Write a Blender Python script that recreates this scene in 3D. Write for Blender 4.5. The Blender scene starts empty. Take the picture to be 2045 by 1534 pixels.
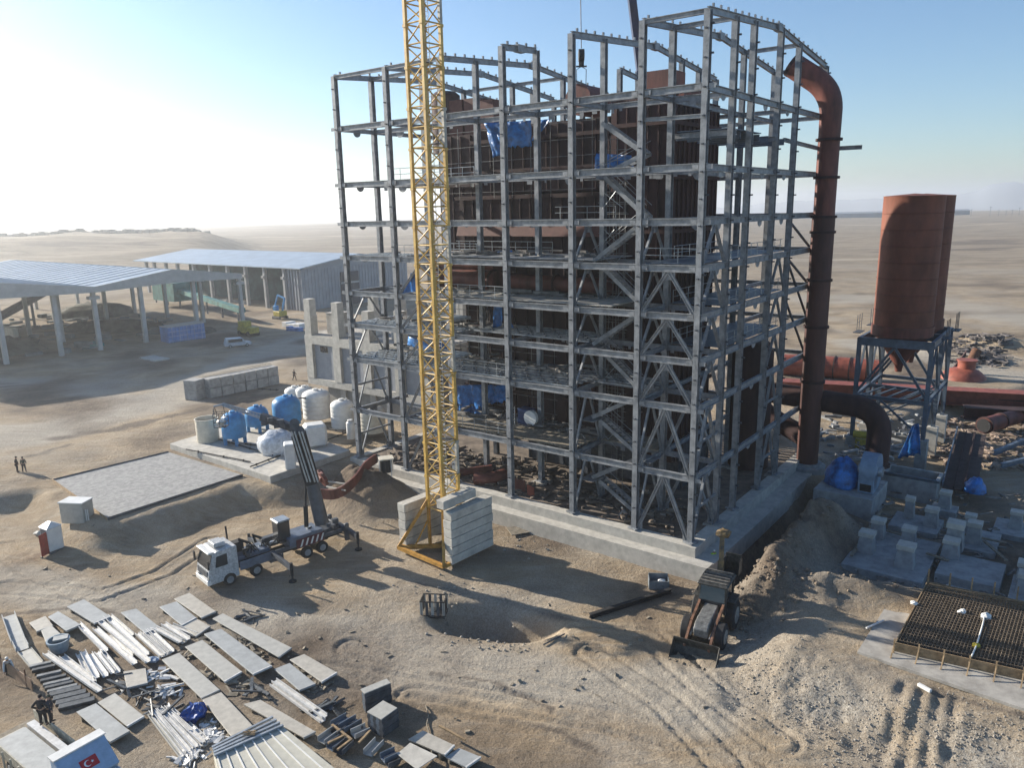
import bpy, math, random
import numpy as np
from mathutils import Vector, Matrix
random.seed(7)
R=math.radians
SC=bpy.context.scene
COL=SC.collection
# ---------------------------------------------------------------- camera
PIT,ROL,FPX=R(12.942),R(-1.1995),1531.14
cd=bpy.data.cameras.new('camera'); cam=bpy.data.objects.new('camera',cd); COL.objects.link(cam)
cd.sensor_width=36; cd.lens=FPX*36/2045; cd.clip_start=.5; cd.clip_end=40000
fw=Vector((0,math.cos(PIT),-math.sin(PIT))); rt=Vector((1,0,0)); up=Vector((0,math.sin(PIT),math.cos(PIT)))
cr,sr=math.cos(ROL),math.sin(ROL)
cx_=rt*cr+up*sr; cy_=-rt*sr+up*cr
m=Matrix.Identity(4)
for i in range(3): m[i][0]=cx_[i]; m[i][1]=cy_[i]; m[i][2]=-fw[i]
m[2][3]=27.0
cam.matrix_world=m
SC.camera=cam
# ---------------------------------------------------------------- world and sun
SUN_EL=R(19.5); SUN_DIR=Vector((-.866*math.cos(SUN_EL),.500*math.cos(SUN_EL),math.sin(SUN_EL)))
w=bpy.data.worlds.new("World"); SC.world=w; w.use_nodes=True
nt=w.node_tree; bg=nt.nodes['Background']
sky=nt.nodes.new('ShaderNodeTexSky'); sky.sky_type='NISHITA'; sky.sun_disc=False
sky.sun_elevation=SUN_EL; sky.sun_rotation=math.atan2(-.866,.5)
sky.altitude=0; sky.air_density=1.0; sky.dust_density=.5; sky.ozone_density=3.0
tint=nt.nodes.new('ShaderNodeMix'); tint.data_type='RGBA'; tint.blend_type='MULTIPLY'; tint.inputs[0].default_value=1; tint.inputs[7].default_value=(.90,1.0,1.09,1)
nt.links.new(sky.outputs[0],tint.inputs[6]); nt.links.new(tint.outputs[2],bg.inputs[0]); bg.inputs[1].default_value=.076
sl=bpy.data.lights.new('sun','SUN'); sl.energy=5.0; sl.angle=R(.5); sl.color=(1,.92,.80)
so=bpy.data.objects.new('sun',sl); COL.objects.link(so); so.rotation_euler=SUN_DIR.to_track_quat('Z','Y').to_euler()
SC.view_settings.view_transform='Standard'; SC.view_settings.look='None'; SC.view_settings.gamma=1; SC.view_settings.exposure=1.05
SC.render.engine='CYCLES'
SC.cycles.max_bounces=5; SC.cycles.diffuse_bounces=1; SC.cycles.volume_bounces=1; SC.cycles.volume_step_rate=5; SC.cycles.volume_max_steps=64
# ---------------------------------------------------------------- frames of reference
CH=27.0
def ray(x,y):
    X=x-1022.5; Y=y-767
    a=(X*cr+Y*sr)/FPX; b=-(-X*sr+Y*cr)/FPX
    return (a, math.cos(PIT)+b*math.sin(PIT), -math.sin(PIT)+b*math.cos(PIT))
def G(x,y,z=-2.0):
    r=ray(x,y); t=(z-CH)/r[2]; return (r[0]*t,r[1]*t,z)
def AY(x,y,Y):
    r=ray(x,y); t=Y/r[1]; return (r[0]*t,Y,CH+r[2]*t)
YAW=R(37.5826); FX,FY=14.308,58.082
UX,UY=-math.cos(YAW),math.sin(YAW); VX,VY=math.sin(YAW),math.cos(YAW)
def W(u,v,z=0): return (FX+u*UX+v*VX, FY+u*UY+v*VY, z)
def UV(p): dx,dy=p[0]-FX,p[1]-FY; return (dx*UX+dy*UY, dx*VX+dy*VY)
def OV(x,y,v):
    r=ray(x,y); d=r[0]*VX+r[1]*VY; t=(v+FX*VX+FY*VY)/d; p=(r[0]*t,r[1]*t)
    return (UV(p)[0], CH+r[2]*t)
# ---------------------------------------------------------------- helpers
def tag(o,label=None,cat=None,group=None,kind=None):
    if label: o['label']=label
    if cat: o['category']=cat
    if group: o['group']=group
    if kind: o['kind']=kind
    return o
def T(name,label,cat,loc=(0,0,0),group=None,rz=0):
    o=bpy.data.objects.new(name,None); COL.objects.link(o); o.location=loc; o.rotation_euler=(0,0,rz); o.empty_display_size=.3
    return tag(o,label,cat,group)
class MB:
    def __init__(s,o=(0,0,0)): s.v=[];s.f=[];s.o=o
    def add(s,vs,fs):
        n=len(s.v); s.v+= [tuple(p) for p in vs]; s.f+=[tuple(i+n for i in f) for f in fs]; return s
    def hexa(s,b,t):   # 4 bottom, 4 top corners
        return s.add(list(b)+list(t),[(3,2,1,0),(4,5,6,7),(0,1,5,4),(1,2,6,5),(2,3,7,6),(3,0,4,7)])
    def box(s,c,d,rz=0,rot=None):
        M=rot if rot else Matrix.Rotation(rz,3,'Z'); c=Vector(c); P=[]
        for z in (-.5,.5):
            for x,y in ((-.5,-.5),(.5,-.5),(.5,.5),(-.5,.5)): P.append(c+M@Vector((x*d[0],y*d[1],z*d[2])))
        return s.hexa(P[:4],P[4:])
    def ub(s,u0,u1,v0,v1,z0,z1):
        q=[(u0,v0),(u1,v0),(u1,v1),(u0,v1)]
        return s.hexa([W(a,b,z0) for a,b in q],[W(a,b,z1) for a,b in q])
    def bar(s,a,b,w,h,upv=(0,0,1)):
        a,b=Vector(a),Vector(b); d=(b-a)
        if d.length<1e-6: return s
        d.normalize(); u=Vector(upv)
        if abs(d.dot(u))>.99: u=Vector((UX,UY,0))
        r=d.cross(u).normalized(); u=r.cross(d).normalized(); r=r*w/2; u=u*h/2
        return s.hexa([a-r-u,a+r-u,a+r+u,a-r+u],[b-r-u,b+r-u,b+r+u,b-r+u])
    def ib(s,a,b,w,h,t=.06,upv=(0,0,1)):
        a,b=Vector(a),Vector(b); d=(b-a).normalized(); u=Vector(upv)
        if abs(d.dot(u))>.99: u=Vector((VX,VY,0))
        r=d.cross(u).normalized(); u=r.cross(d).normalized()
        for k in (-1,1): s.bar(a+u*k*(h-t)/2,b+u*k*(h-t)/2,w,t,u)
        return s.bar(a,b,t,h-2*t-.004,u)
    def tube(s,pts,r,n=8,cap=True):
        pts=[Vector(p) for p in pts]; rs=r if isinstance(r,(list,tuple)) else [r]*len(pts)
        vs=[];fs=[]; ref=None
        for i,p in enumerate(pts):
            d=(pts[min(i+1,len(pts)-1)]-pts[max(i-1,0)]).normalized()
            if ref is None: ref=Vector((0,0,1)) if abs(d.z)<.9 else Vector((1,0,0))
            a=d.cross(ref).normalized(); b=a.cross(d).normalized(); ref=b if i else b
            for k in range(n):
                t=2*math.pi*k/n; vs.append(p+(a*math.cos(t)+b*math.sin(t))*rs[i])
        for i in range(len(pts)-1):
            for k in range(n):
                k2=(k+1)%n; fs.append((i*n+k,i*n+k2,(i+1)*n+k2,(i+1)*n+k))
        if cap: fs.append(tuple(range(n-1,-1,-1))); fs.append(tuple(range((len(pts)-1)*n,len(pts)*n)))
        return s.add(vs,fs)
    def lathe(s,prof,c,n=20):
        vs=[];fs=[]
        for r,z in prof:
            for k in range(n):
                t=2*math.pi*k/n; vs.append((c[0]+r*math.cos(t),c[1]+r*math.sin(t),c[2]+z))
        for i in range(len(prof)-1):
            for k in range(n):
                k2=(k+1)%n; fs.append((i*n+k,i*n+k2,(i+1)*n+k2,(i+1)*n+k))
        if prof[0][0]>1e-4: fs.append(tuple(range(n-1,-1,-1)))
        if prof[-1][0]>1e-4: fs.append(tuple(range((len(prof)-1)*n,len(prof)*n)))
        return s.add(vs,fs)
    def prism(s,poly,off):
        n=len(poly); off=Vector(off); a=[Vector(p) for p in poly]; b=[p+off for p in a]
        fs=[tuple(range(n-1,-1,-1)),tuple(range(n,2*n))]+[(i,(i+1)%n,(i+1)%n+n,i+n) for i in range(n)]
        return s.add(a+b,fs)
    def blob(s,c,d,seed=0,amp=.25,nu=8,nv=5,rz=0):
        rr=random.Random(seed); vs=[];fs=[]
        vs.append((c[0],c[1],c[2]-d[2]/2))
        for j in range(1,nv):
            ph=-math.pi/2+math.pi*j/nv
            for i in range(nu):
                th=2*math.pi*i/nu+rz; k=1+rr.uniform(-amp,amp)
                vs.append((c[0]+d[0]/2*k*math.cos(ph)*math.cos(th),c[1]+d[1]/2*k*math.cos(ph)*math.sin(th),c[2]+d[2]/2*k*math.sin(ph)))
        vs.append((c[0],c[1],c[2]+d[2]/2)); L=len(vs)-1
        for i in range(nu): fs.append((0,1+(i+1)%nu,1+i)); fs.append((L,L-nu+i,L-nu+(i+1)%nu))
        for j in range(nv-2):
            for i in range(nu):
                a=1+j*nu; fs.append((a+i,a+(i+1)%nu,a+nu+(i+1)%nu,a+nu+i))
        return s.add(vs,fs)
    def build(s,name,mat,parent=None,smooth=False,bevel=0,sub=0):
        me=bpy.data.meshes.new(name); o=s.o
        me.from_pydata([(p[0]-o[0],p[1]-o[1],p[2]-o[2]) for p in s.v],[],s.f); me.update()
        me.materials.append(mat)
        if smooth: me.polygons.foreach_set('use_smooth',[True]*len(me.polygons))
        ob=bpy.data.objects.new(name,me); COL.objects.link(ob)
        if parent is not None: ob.parent=parent
        else: ob.location=o
        if smooth==2:
            try: me.set_sharp_from_angle(angle=R(38))
            except Exception: pass
        if bevel:
            bm=ob.modifiers.new('bevel','BEVEL'); bm.width=bevel; bm.segments=1; bm.limit_method='ANGLE'
        if sub:
            sm=ob.modifiers.new('sub','SUBSURF'); sm.levels=sub; sm.render_levels=sub
        return ob
def dup(root,loc,rz=None,label=None,group=None):
    r=root.copy(); COL.objects.link(r); r.location=loc
    if rz is not None: r.rotation_euler=(0,0,rz)
    if label: r['label']=label
    if group: r['group']=group
    for ch in list(root.children):
        c=ch.copy(); COL.objects.link(c); c.parent=r
        for g in list(ch.children):
            d=g.copy(); COL.objects.link(d); d.parent=c
    return r
MATS={}
def mat(name,col,rough=.7,metal=0,var=.18,scale=1.5,bump=0,bs=8,col2=None,streak=0,spec=.4,alpha=None,detail=6):
    if name in MATS: return MATS[name]
    m=bpy.data.materials.new(name); m.use_nodes=True; n=m.node_tree; L=n.links; b=n.nodes['Principled BSDF']
    b.inputs['Roughness'].default_value=rough; b.inputs['Metallic'].default_value=metal; b.inputs['Specular IOR Level'].default_value=spec
    geo=n.nodes.new('ShaderNodeNewGeometry'); vec=geo.outputs['Position']
    if streak:
        mp=n.nodes.new('ShaderNodeMapping'); mp.inputs['Scale'].default_value=(1,1,streak); L.new(vec,mp.inputs[0]); vec=mp.outputs[0]
    nz=n.nodes.new('ShaderNodeTexNoise'); nz.inputs['Scale'].default_value=scale; nz.inputs['Detail'].default_value=detail; nz.inputs['Roughness'].default_value=.65
    L.new(vec,nz.inputs['Vector'])
    rp=n.nodes.new('ShaderNodeValToRGB'); L.new(nz.outputs[0],rp.inputs[0])
    c2=col2 if col2 else tuple(c*(1-var*1.6) for c in col)
    rp.color_ramp.elements[0].position=.33; rp.color_ramp.elements[0].color=(*c2,1)
    rp.color_ramp.elements[1].position=.66; rp.color_ramp.elements[1].color=(*[min(1,c*(1+var*.5)) for c in col],1)
    L.new(rp.outputs[0],b.inputs['Base Color'])
    if bump:
        n2=n.nodes.new('ShaderNodeTexNoise'); n2.inputs['Scale'].default_value=bs; n2.inputs['Detail'].default_value=6; L.new(geo.outputs['Position'],n2.inputs['Vector'])
        bp=n.nodes.new('ShaderNodeBump'); bp.inputs['Strength'].default_value=bump; bp.inputs['Distance'].default_value=.05
        L.new(n2.outputs[0],bp.inputs['Height']); L.new(bp.outputs[0],b.inputs['Normal'])
    if alpha is not None: b.inputs['Alpha'].default_value=alpha
    MATS[name]=m; return m
STEEL=mat('painted_steel',(.29,.305,.32),.5,.2,.22,1.6,col2=(.155,.165,.175))
STEELD=mat('dark_steel',(.09,.10,.115),.6,.3,.3,2)
STEELB=mat('blue_grey_steel',(.14,.18,.23),.5,.3,.2,1.5)
RED=mat('red_oxide',(.165,.052,.037),.6,.0,.4,.8,streak=.3)
REDL=mat('red_oxide_bright',(.29,.08,.048),.55,0,.25,1.2)
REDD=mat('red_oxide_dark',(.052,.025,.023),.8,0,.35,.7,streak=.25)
YEL=mat('yellow_paint',(.58,.36,.07),.5,.0,.3,2.5,col2=(.38,.20,.05))
CONC=mat('concrete',(.40,.375,.33),.9,0,.2,1.1,.25,20,col2=(.27,.25,.22))
CONCL=mat('pale_concrete',(.50,.475,.42),.9,0,.16,1.4,.2,18)
CONCG=mat('grey_concrete',(.33,.34,.34),.9,0,.2,1.4,.25,18)
BLOCKM=mat('block_grey',(.37,.365,.35),.9,0,.2,1.6,.2,14)
WHITE=mat('white_plastic',(.74,.73,.69),.4,0,.1,1.5)
CREAM=mat('cream_plastic',(.66,.61,.50),.5,0,.12,1.5)
BLUE=mat('blue_tank',(.035,.24,.52),.4,0,.2,1.2)
TARP=mat('blue_tarp',(.02,.19,.55),.45,0,.45,1.4,.6,3,spec=.6)
PANEL=mat('panel_grey',(.43,.42,.38),.6,.1,.1,2.2)
TRIM=mat('white_trim',(.68,.67,.64),.4,.1,.15,3)
DARK=mat('black_rubber',(.025,.025,.026),.8,0,.3,4)
GLASS=mat('dark_glass',(.03,.035,.04),.12,0,.2,1,spec=.8)
WOOD=mat('timber',(.36,.25,.14),.85,0,.3,3,.2,20)
WOODD=mat('weathered_board',(.28,.24,.18),.9,0,.3,3,.2,20)
RUST=mat('rusty_steel',(.16,.075,.04),.85,.1,.5,5,.3,15)
TRUCKW=mat('truck_white',(.52,.53,.53),.45,0,.3,6)
GREY=mat('galvanised',(.40,.43,.45),.4,.5,.2,2)
# ---------------------------------------------------------------- terrain
def vnoise(x,y,seed):
    xi=np.floor(x).astype(np.int64); yi=np.floor(y).astype(np.int64); xf=x-xi; yf=y-yi
    def h(a,b):
        n=(a*374761393+b*668265263+seed*1442695041)&0x7fffffff
        n=((n^(n>>13))*1274126177)&0x7fffffff
        return ((n^(n>>16))&0xffff)/65535.0
    u=xf*xf*(3-2*xf); v=yf*yf*(3-2*yf)
    return (h(xi,yi)*(1-u)+h(xi+1,yi)*u)*(1-v)+(h(xi,yi+1)*(1-u)+h(xi+1,yi+1)*u)*v-.5
def fbm(x,y,sc,oc,seed,gain=.5):
    r=0;a=1;f=1/sc
    for i in range(oc): r=r+a*vnoise(x*f+i*17.3,y*f-i*9.1,seed+i); a*=gain; f*=2.03
    return r
def sdf(x,y,poly):
    d=np.full(np.shape(x),1e18); ins=np.zeros(np.shape(x),bool); n=len(poly)
    for i in range(n):
        ax,ay=poly[i][:2]; bx,by=poly[(i+1)%n][:2]; ex,ey=bx-ax,by-ay; wx,wy=x-ax,y-ay
        t=np.clip((wx*ex+wy*ey)/(ex*ex+ey*ey),0,1); d=np.minimum(d,(wx-ex*t)**2+(wy-ey*t)**2)
        c=((ay>y)!=(by>y)); xx=ax+(y-ay)*(ex/(ey if abs(ey)>1e-9 else 1e-9)); ins^=(c&(x<xx))
    d=np.sqrt(d); return np.where(ins,-d,d)
def ss(a,b,x):
    t=np.clip((x-a)/(b-a),0,1); return t*t*(3-2*t)
P1=[G(100,968,-.5),G(214,1046,-.5),G(480,962,-.5),G(575,962,-.5),G(640,930,-.5),W(39,2)[:3],W(34,8),W(0,20),W(-6,60),(160,150,0),(9000,2500,0),(9000,20000,0),(-20000,20000,0),(-20000,60,0),(-75,70,0)]
P2=[G(1600,1300,-.7),G(1650,1230,-.7),G(1742,1172,-.7),G(2045,1215,-.7),G(2500,1290,-.7),G(2500,1640,-.7),G(2045,1452,-.7),G(1850,1388,-.7),G(1720,1335,-.7)]
MOUNDS=[ # px, py, z, ru, rv, height
 (745,1000,-2,4.2,3.6,3.0,.9),(700,985,-2,3,3,1.2,.9),
 (1590,1105,-2,2.7,5.8,3.1,.9),(1655,1065,-2,2.8,3.6,2.0,.9),(1530,1165,-2,2.2,3.0,2.4,.9),(1575,1205,-2,2.8,2.6,2.1,.9),(1500,1215,-2,2.0,1.6,1.2,.9),
 (1700,1190,-1,3.4,1.2,.9,.9),(655,1070,-2,4,1.5,.5,.9),(1985,700,-1,9,5,2.2,1),(1900,715,-1,5,3,1.0,1)]
MC=[(*G(a,b,c)[:2],ru,rv,h) for a,b,c,ru,rv,h,_ in MOUNDS]
HOLE=[(*G(960,1228,-2)[:2],3.0,1.9,-2.6),(*G(1035,1243,-2)[:2],2.7,1.6,-2.2)]
TA,TB=W(-4.0,-1),W(-4.0,22)
TRK=[]  # tyre tracks
for pts in ([(1500,1534),(1180,1400),(860,1330),(700,1290)],[(1560,1560),(1230,1440),(880,1380),(640,1340)],[(1400,1534),(1000,1420),(820,1390)],
            [(0,1170),(200,1190),(330,1140),(420,1080)],[(0,1090),(60,1130),(160,1180),(300,1250)],[(1150,1260),(1300,1270),(1420,1380),(1560,1480)],[(1180,1300),(1330,1400),(1450,1520)]):
    TRK.append([G(a,b,-2) for a,b in pts])
TRK2=[[G(a,b,-2.2) for a,b in pts] for pts in ([(1755,1545),(1800,1410)],[(1800,1545),(1838,1425)],[(1845,1545),(1868,1430)],[(1885,1545),(1900,1440)])]
def pld(x,y,pts):
    d=np.full(np.shape(x),1e9)
    for (a,b) in zip(pts[:-1],pts[1:]):
        ex,ey=b[0]-a[0],b[1]-a[1]; wx,wy=x-a[0],y-a[1]; t=np.clip((wx*ex+wy*ey)/(ex*ex+ey*ey),0,1)
        d=np.minimum(d,np.hypot(wx-ex*t,wy-ey*t))
    return d
def hgt(x,y,fine=True):
    x=np.asarray(x,float); y=np.asarray(y,float)
    d1=sdf(x,y,P1); d2=sdf(x,y,P2)
    wob=fbm(x,y,6,3,5)*1.2
    z=-2.15+1.6*(1-ss(0.2,4.0+wob,d1+wob*.4))
    z2=-2.15+1.45*(1-ss(0.2,5.0+wob,d2+wob*.3)); z=np.maximum(z,z2)
    uu=(x-FX)*UX+(y-FY)*UY; vv=(x-FX)*VX+(y-FY)*VY
    for cx,cy,ru,rv,h in MC+HOLE:
        du,dv=x-cx,y-cy; a=du*UX+dv*UY; b=du*VX+dv*VY
        if h<0: a,b=du,dv
        q=(a/ru)**2+(b/rv)**2
        g=np.exp(-q**(1.25 if h>0 else 2))
        z=z+h*g*(1+.25*fbm(x,y,1.6,3,9))
    # trench along the right side of the frame
    td=pld(x,y,[TA,TB]); z=z-2.6*(1-ss(.6,2.4,td+fbm(x,y,2,2,3)*.5))
    # pit under the foundations
    pit=(1-ss(-1,2.5,sdf(x,y,[W(-9,6),W(-9,33),W(-40,33),W(-40,6)]))); z=z-.5*pit
    # keep the building footprint flat
    foot=1-ss(0,1.5,sdf(x,y,[W(-1.6,-1.6),W(42,-1.6),W(42,31),W(-1.6,31)])); z=z*(1-foot)+np.minimum(z,-.55)*foot
    fs2=1-ss(0,1.2,sdf(x,y,[W(-2.3,-.8),W(-.7,-.8),W(-.7,28.5),W(-2.3,28.5)])); z=z*(1-fs2)+np.minimum(z,-1.25)*fs2
    far=ss(120,400,np.hypot(x,y-20)); near=1-far
    z=z+near*(fbm(x,y,14,3,11)*.35)
    # rubble and spoil
    rub=(1-ss(-1,5,np.abs(d2-3)))*ss(20,0,x*0)  
    rub=np.exp(-((d2-3.4)/3.2)**2)
    if fine:
        z=z+near*(fbm(x,y,1.9,4,21)*.09*(1+2.6*rub))+near*fbm(x,y,.6,2,31)*.035*(1+4*rub)
        for t in TRK:
            d=pld(x,y,t)
            for k in (-.95,.95):
                e=np.abs(d-abs(k)); z=z-near*.05*np.exp(-(e/.22)**2)+near*.035*np.exp(-((e-.35)/.14)**2)
        for t in TRK2:
            d=pld(x,y,t); z=z+(-.11*np.exp(-(d/.26)**2)+.06*np.exp(-((d-.5)/.2)**2))*(.6+1.6*np.clip(fbm(x,y,2.5,2,91)+.3,0,1))
    # distance: gentle swells, then the plain falls away
    D=np.hypot(x,y)
    z=z+far*(fbm(x,y,160,3,41)*3.2*ss(150,900,D))
    z=z-24*ss(1500,4200,D)
    # low rise on the left
    ang=np.degrees(np.arctan2(x,y))
    z=z+np.exp(-((D-620)/210)**2)*ss(-17.5,-22,ang)*ss(-80,-40,ang)*(14+4*fbm(x,y,60,3,51))+np.exp(-((D-820)/60)**2)*ss(-19,-23,ang)*ss(-80,-40,ang)*(5+10*np.maximum(0,fbm(x,y,35,3,52)))
    return z
def H(x,y): return float(hgt(np.array([x]),np.array([y]),False)[0])
def GZ(px,py,z=-2.0):
    for i in range(4):
        p=G(px,py,z); z=H(p[0],p[1])
    return (p[0],p[1],z)
def grow(a,b,step,lim,k):
    L=[]; x=b; s=step
    while x<lim: s*=k; x+=s; L.append(x)
    return L
STX=.21; xs=list(np.arange(-42,42,STX)); xs=[-q for q in grow(0,42,STX,9000,1.055)][::-1]+xs+grow(0,xs[-1],STX,9000,1.055)
ys=list(np.arange(31,92,STX)); ys=[62-q for q in grow(0,31,STX,200,1.2)][::-1]+ys+grow(0,ys[-1],STX,9000,1.035)
X,Y=np.meshgrid(np.array(xs),np.array(ys)); Z=hgt(X,Y)
ny,nx=X.shape; vs=np.stack([X,Y,Z],-1).reshape(-1,3)
idx=np.arange(nx*ny).reshape(ny,nx); fs=np.stack([idx[:-1,:-1],idx[:-1,1:],idx[1:,1:],idx[1:,:-1]],-1).reshape(-1,4)
me=bpy.data.meshes.new('ground'); me.vertices.add(len(vs)); me.vertices.foreach_set('co',vs.ravel())
me.loops.add(fs.size); me.loops.foreach_set('vertex_index',fs.ravel()); me.polygons.add(len(fs))
me.polygons.foreach_set('loop_start',np.arange(0,fs.size,4)); me.polygons.foreach_set('loop_total',np.full(len(fs),4)); me.update()
me.polygons.foreach_set('use_smooth',[True]*len(fs))
def attr(name,val):
    a=me.attributes.new(name,'FLOAT','POINT'); a.data.foreach_set('value',np.clip(val,0,1).ravel().astype(np.float32))
D=np.hypot(X,Y)
road=np.zeros_like(X)
for pts,wd in (([(-300,905),(100,870),(330,800),(560,700),(700,660)],8),([(-100,760),(200,790),(330,820),(420,800)],4),([(-200,1100),(100,1160),(300,1200),(520,1230),(900,1300),(1400,1360)],4),
               ([(1630,600),(1800,600),(2045,640),(2400,700)],14),([(1560,520),(1800,540),(2045,545)],16),([(430,470),(560,486),(640,500),(740,520)],18),([(1640,470),(1900,478),(2300,500)],30),([(1640,505),(2045,515)],16),([(300,500),(500,455),(700,440)],30),([(1700,690),(2045,760)],6)):
    d=pld(X,Y,[G(a,b,-1) for a,b in pts]); road=np.maximum(road,1-ss(wd*.5,wd,d+fbm(X,Y,5,2,61)*2))
attr('road',road)
d2=sdf(X,Y,P2); attr('rubble',np.exp(-((d2-4)/3.0)**2)*(.6+1.2*fbm(X,Y,5,3,71))+1.1*np.maximum(0,fbm(X,Y,9,4,77)-.05)*(D<150))
attr('dark',np.maximum(0,fbm(X,Y,11,4,81)-.02)*2.2+.8*sum(np.exp(-(((X-c[0])**2+(Y-c[1])**2)/(max(c[2],c[3])*1.2)**2)) for c in MC[:7]))
attr('far',ss(130,500,D))
ln=np.zeros_like(X)
for pts,wd in (([(120,888),(250,866),(410,830)],1.6),([(-50,762),(90,800),(190,816)],.7),([(-50,772),(80,812),(180,826)],.7),([(60,930),(140,905)],.8),([(820,1150),(1000,1178),(1160,1225)],.25),([(1000,1420),(1120,1445),(1230,1500)],.3),([(860,1330),(980,1345),(1100,1400)],.3),([(0,1215),(150,1200),(260,1215)],.4),([(1640,590),(1800,596),(2045,600)],1.2),([(1840,1395),(2045,1455)],.35)):  # the strip beside the mast foot paints the mast's cast shadow dark
    d=pld(X,Y,[G(a,b,-1.5) for a,b in pts]); ln=np.maximum(ln,(1-ss(wd*.3,wd,d+fbm(X,Y,1.5,2,63)*wd*1.2)))
attr('line',ln*.75)
ground=bpy.data.objects.new('ground',me); COL.objects.link(ground); ground['kind']='structure'
gm=bpy.data.materials.new('earth'); gm.use_nodes=True; n=gm.node_tree; L=n.links; b=n.nodes['Principled BSDF']; b.inputs['Roughness'].default_value=.95; b.inputs['Specular IOR Level'].default_value=.15
geo=n.nodes.new('ShaderNodeNewGeometry')
def noise(sc,det=8,rough=.6,vec=None,dist=0):
    q=n.nodes.new('ShaderNodeTexNoise'); q.inputs['Scale'].default_value=sc; q.inputs['Detail'].default_value=det; q.inputs['Roughness'].default_value=rough; q.inputs['Distortion'].default_value=dist
    L.new(vec or geo.outputs['Position'],q.inputs['Vector']); return q.outputs[0]
def ramp(f,stops):
    q=n.nodes.new('ShaderNodeValToRGB'); L.new(f,q.inputs[0]); e=q.color_ramp.elements
    e[0].position=stops[0][0]; e[0].color=(*stops[0][1],1); e[1].position=stops[-1][0]; e[1].color=(*stops[-1][1],1)
    for p,c in stops[1:-1]: k=e.new(p); k.color=(*c,1)
    return q.outputs[0]
def mix(f,a,b_,mode='MIX'):
    q=n.nodes.new('ShaderNodeMix'); q.data_type='RGBA'; q.blend_type=mode
    if isinstance(f,float): q.inputs[0].default_value=f
    else: L.new(f,q.inputs[0])
    for i,v in ((6,a),(7,b_)):
        if isinstance(v,tuple): q.inputs[i].default_value=(*v,1)
        else: L.new(v,q.inputs[i])
    return q.outputs[2]
def at(name):
    q=n.nodes.new('ShaderNodeAttribute'); q.attribute_name=name; return q.outputs['Fac']
c=ramp(noise(.16,10,.62,dist=.6),[(.30,(.20,.15,.10)),(.5,(.34,.26,.17)),(.70,(.48,.38,.262))])
mp=n.nodes.new('ShaderNodeMapping'); mp.inputs['Rotation'].default_value=(0,0,R(25)); mp.inputs['Scale'].default_value=(.25,1.6,1); L.new(geo.outputs['Position'],mp.inputs[0])
c=mix(ramp(noise(.9,8,.7,mp.outputs[0],.8),[(.45,(0,0,0)),(.7,(.5,.5,.5))]),c,(.50,.44,.35))
c=mix(at('road'),c,ramp(noise(.7,8,.7,mp.outputs[0],.5),[(.35,(.34,.30,.245)),(.65,(.46,.41,.335))]))
c=mix(ramp(noise(.075,6,.6),[(.46,(0,0,0)),(.66,(.5,.5,.5))]),c,ramp(noise(1.4,8,.75),[(.35,(.235,.215,.185)),(.65,(.40,.375,.335))]))
c=mix(at('line'),c,(.12,.10,.085))
c=mix(at('dark'),c,ramp(noise(1.2,8,.7),[(.35,(.10,.078,.06)),(.65,(.20,.155,.115))]))
c=mix(at('rubble'),c,ramp(noise(5,5,.7),[(.4,(.29,.255,.21)),(.62,(.47,.43,.365))]))
fm=n.nodes.new('ShaderNodeMapping'); fm.inputs['Scale'].default_value=(.7,1.9,1); L.new(geo.outputs['Position'],fm.inputs[0])
c=mix(at('far'),c,ramp(noise(.008,14,.74,fm.outputs[0],.25),[(.38,(.16,.13,.10)),(.46,(.32,.26,.19)),(.52,(.20,.165,.12)),(.58,(.34,.28,.21)),(.66,(.46,.40,.31))]))
sp=ramp(noise(13,4,.8),[(.36,(.62,.60,.57)),(.50,(.98,.98,.98)),(.66,(1.16,1.16,1.14))]); c=mix(1.0,c,sp,'MULTIPLY')
L.new(c,b.inputs['Base Color'])
bp=n.nodes.new('ShaderNodeBump'); bp.inputs['Strength'].default_value=1.0; bp.inputs['Distance'].default_value=.22
L.new(noise(2.6,10,.72),bp.inputs['Height']); L.new(bp.outputs[0],b.inputs['Normal'])
me.materials.append(gm)
# distant mountains
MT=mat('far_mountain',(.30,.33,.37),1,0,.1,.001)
for nm,a0,a1,dist,hh,sd,pk in (('mountain_range',8,60,4600,92,3,[(32.5,2.6,1.0),(26.5,4,.35),(20,4,.3),(42,6,.8)]),):
    mb=MB(); N=160; prof=[]
    for i in range(N+1):
        a=a0+(a1-a0)*i/N; h=sum(k*math.exp(-((a-c0)/s0)**2) for c0,s0,k in pk)*hh*min(1,(a-a0)/3,(a1-a)/3)
        h+=float(fbm(np.array([a*1.5]),np.array([sd*1.]),1,4,sd)[0])*hh*.12; h=max(h,0)
        prof.append((a,h))
    vs=[];fs=[]
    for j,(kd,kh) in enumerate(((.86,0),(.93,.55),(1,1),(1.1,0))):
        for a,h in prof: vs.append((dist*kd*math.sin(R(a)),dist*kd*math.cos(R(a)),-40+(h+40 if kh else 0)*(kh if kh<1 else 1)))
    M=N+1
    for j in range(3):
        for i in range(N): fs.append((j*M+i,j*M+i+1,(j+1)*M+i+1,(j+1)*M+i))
    mb.add(vs,fs); o=mb.build(nm,MT,smooth=True); o['kind']='structure'
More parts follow.
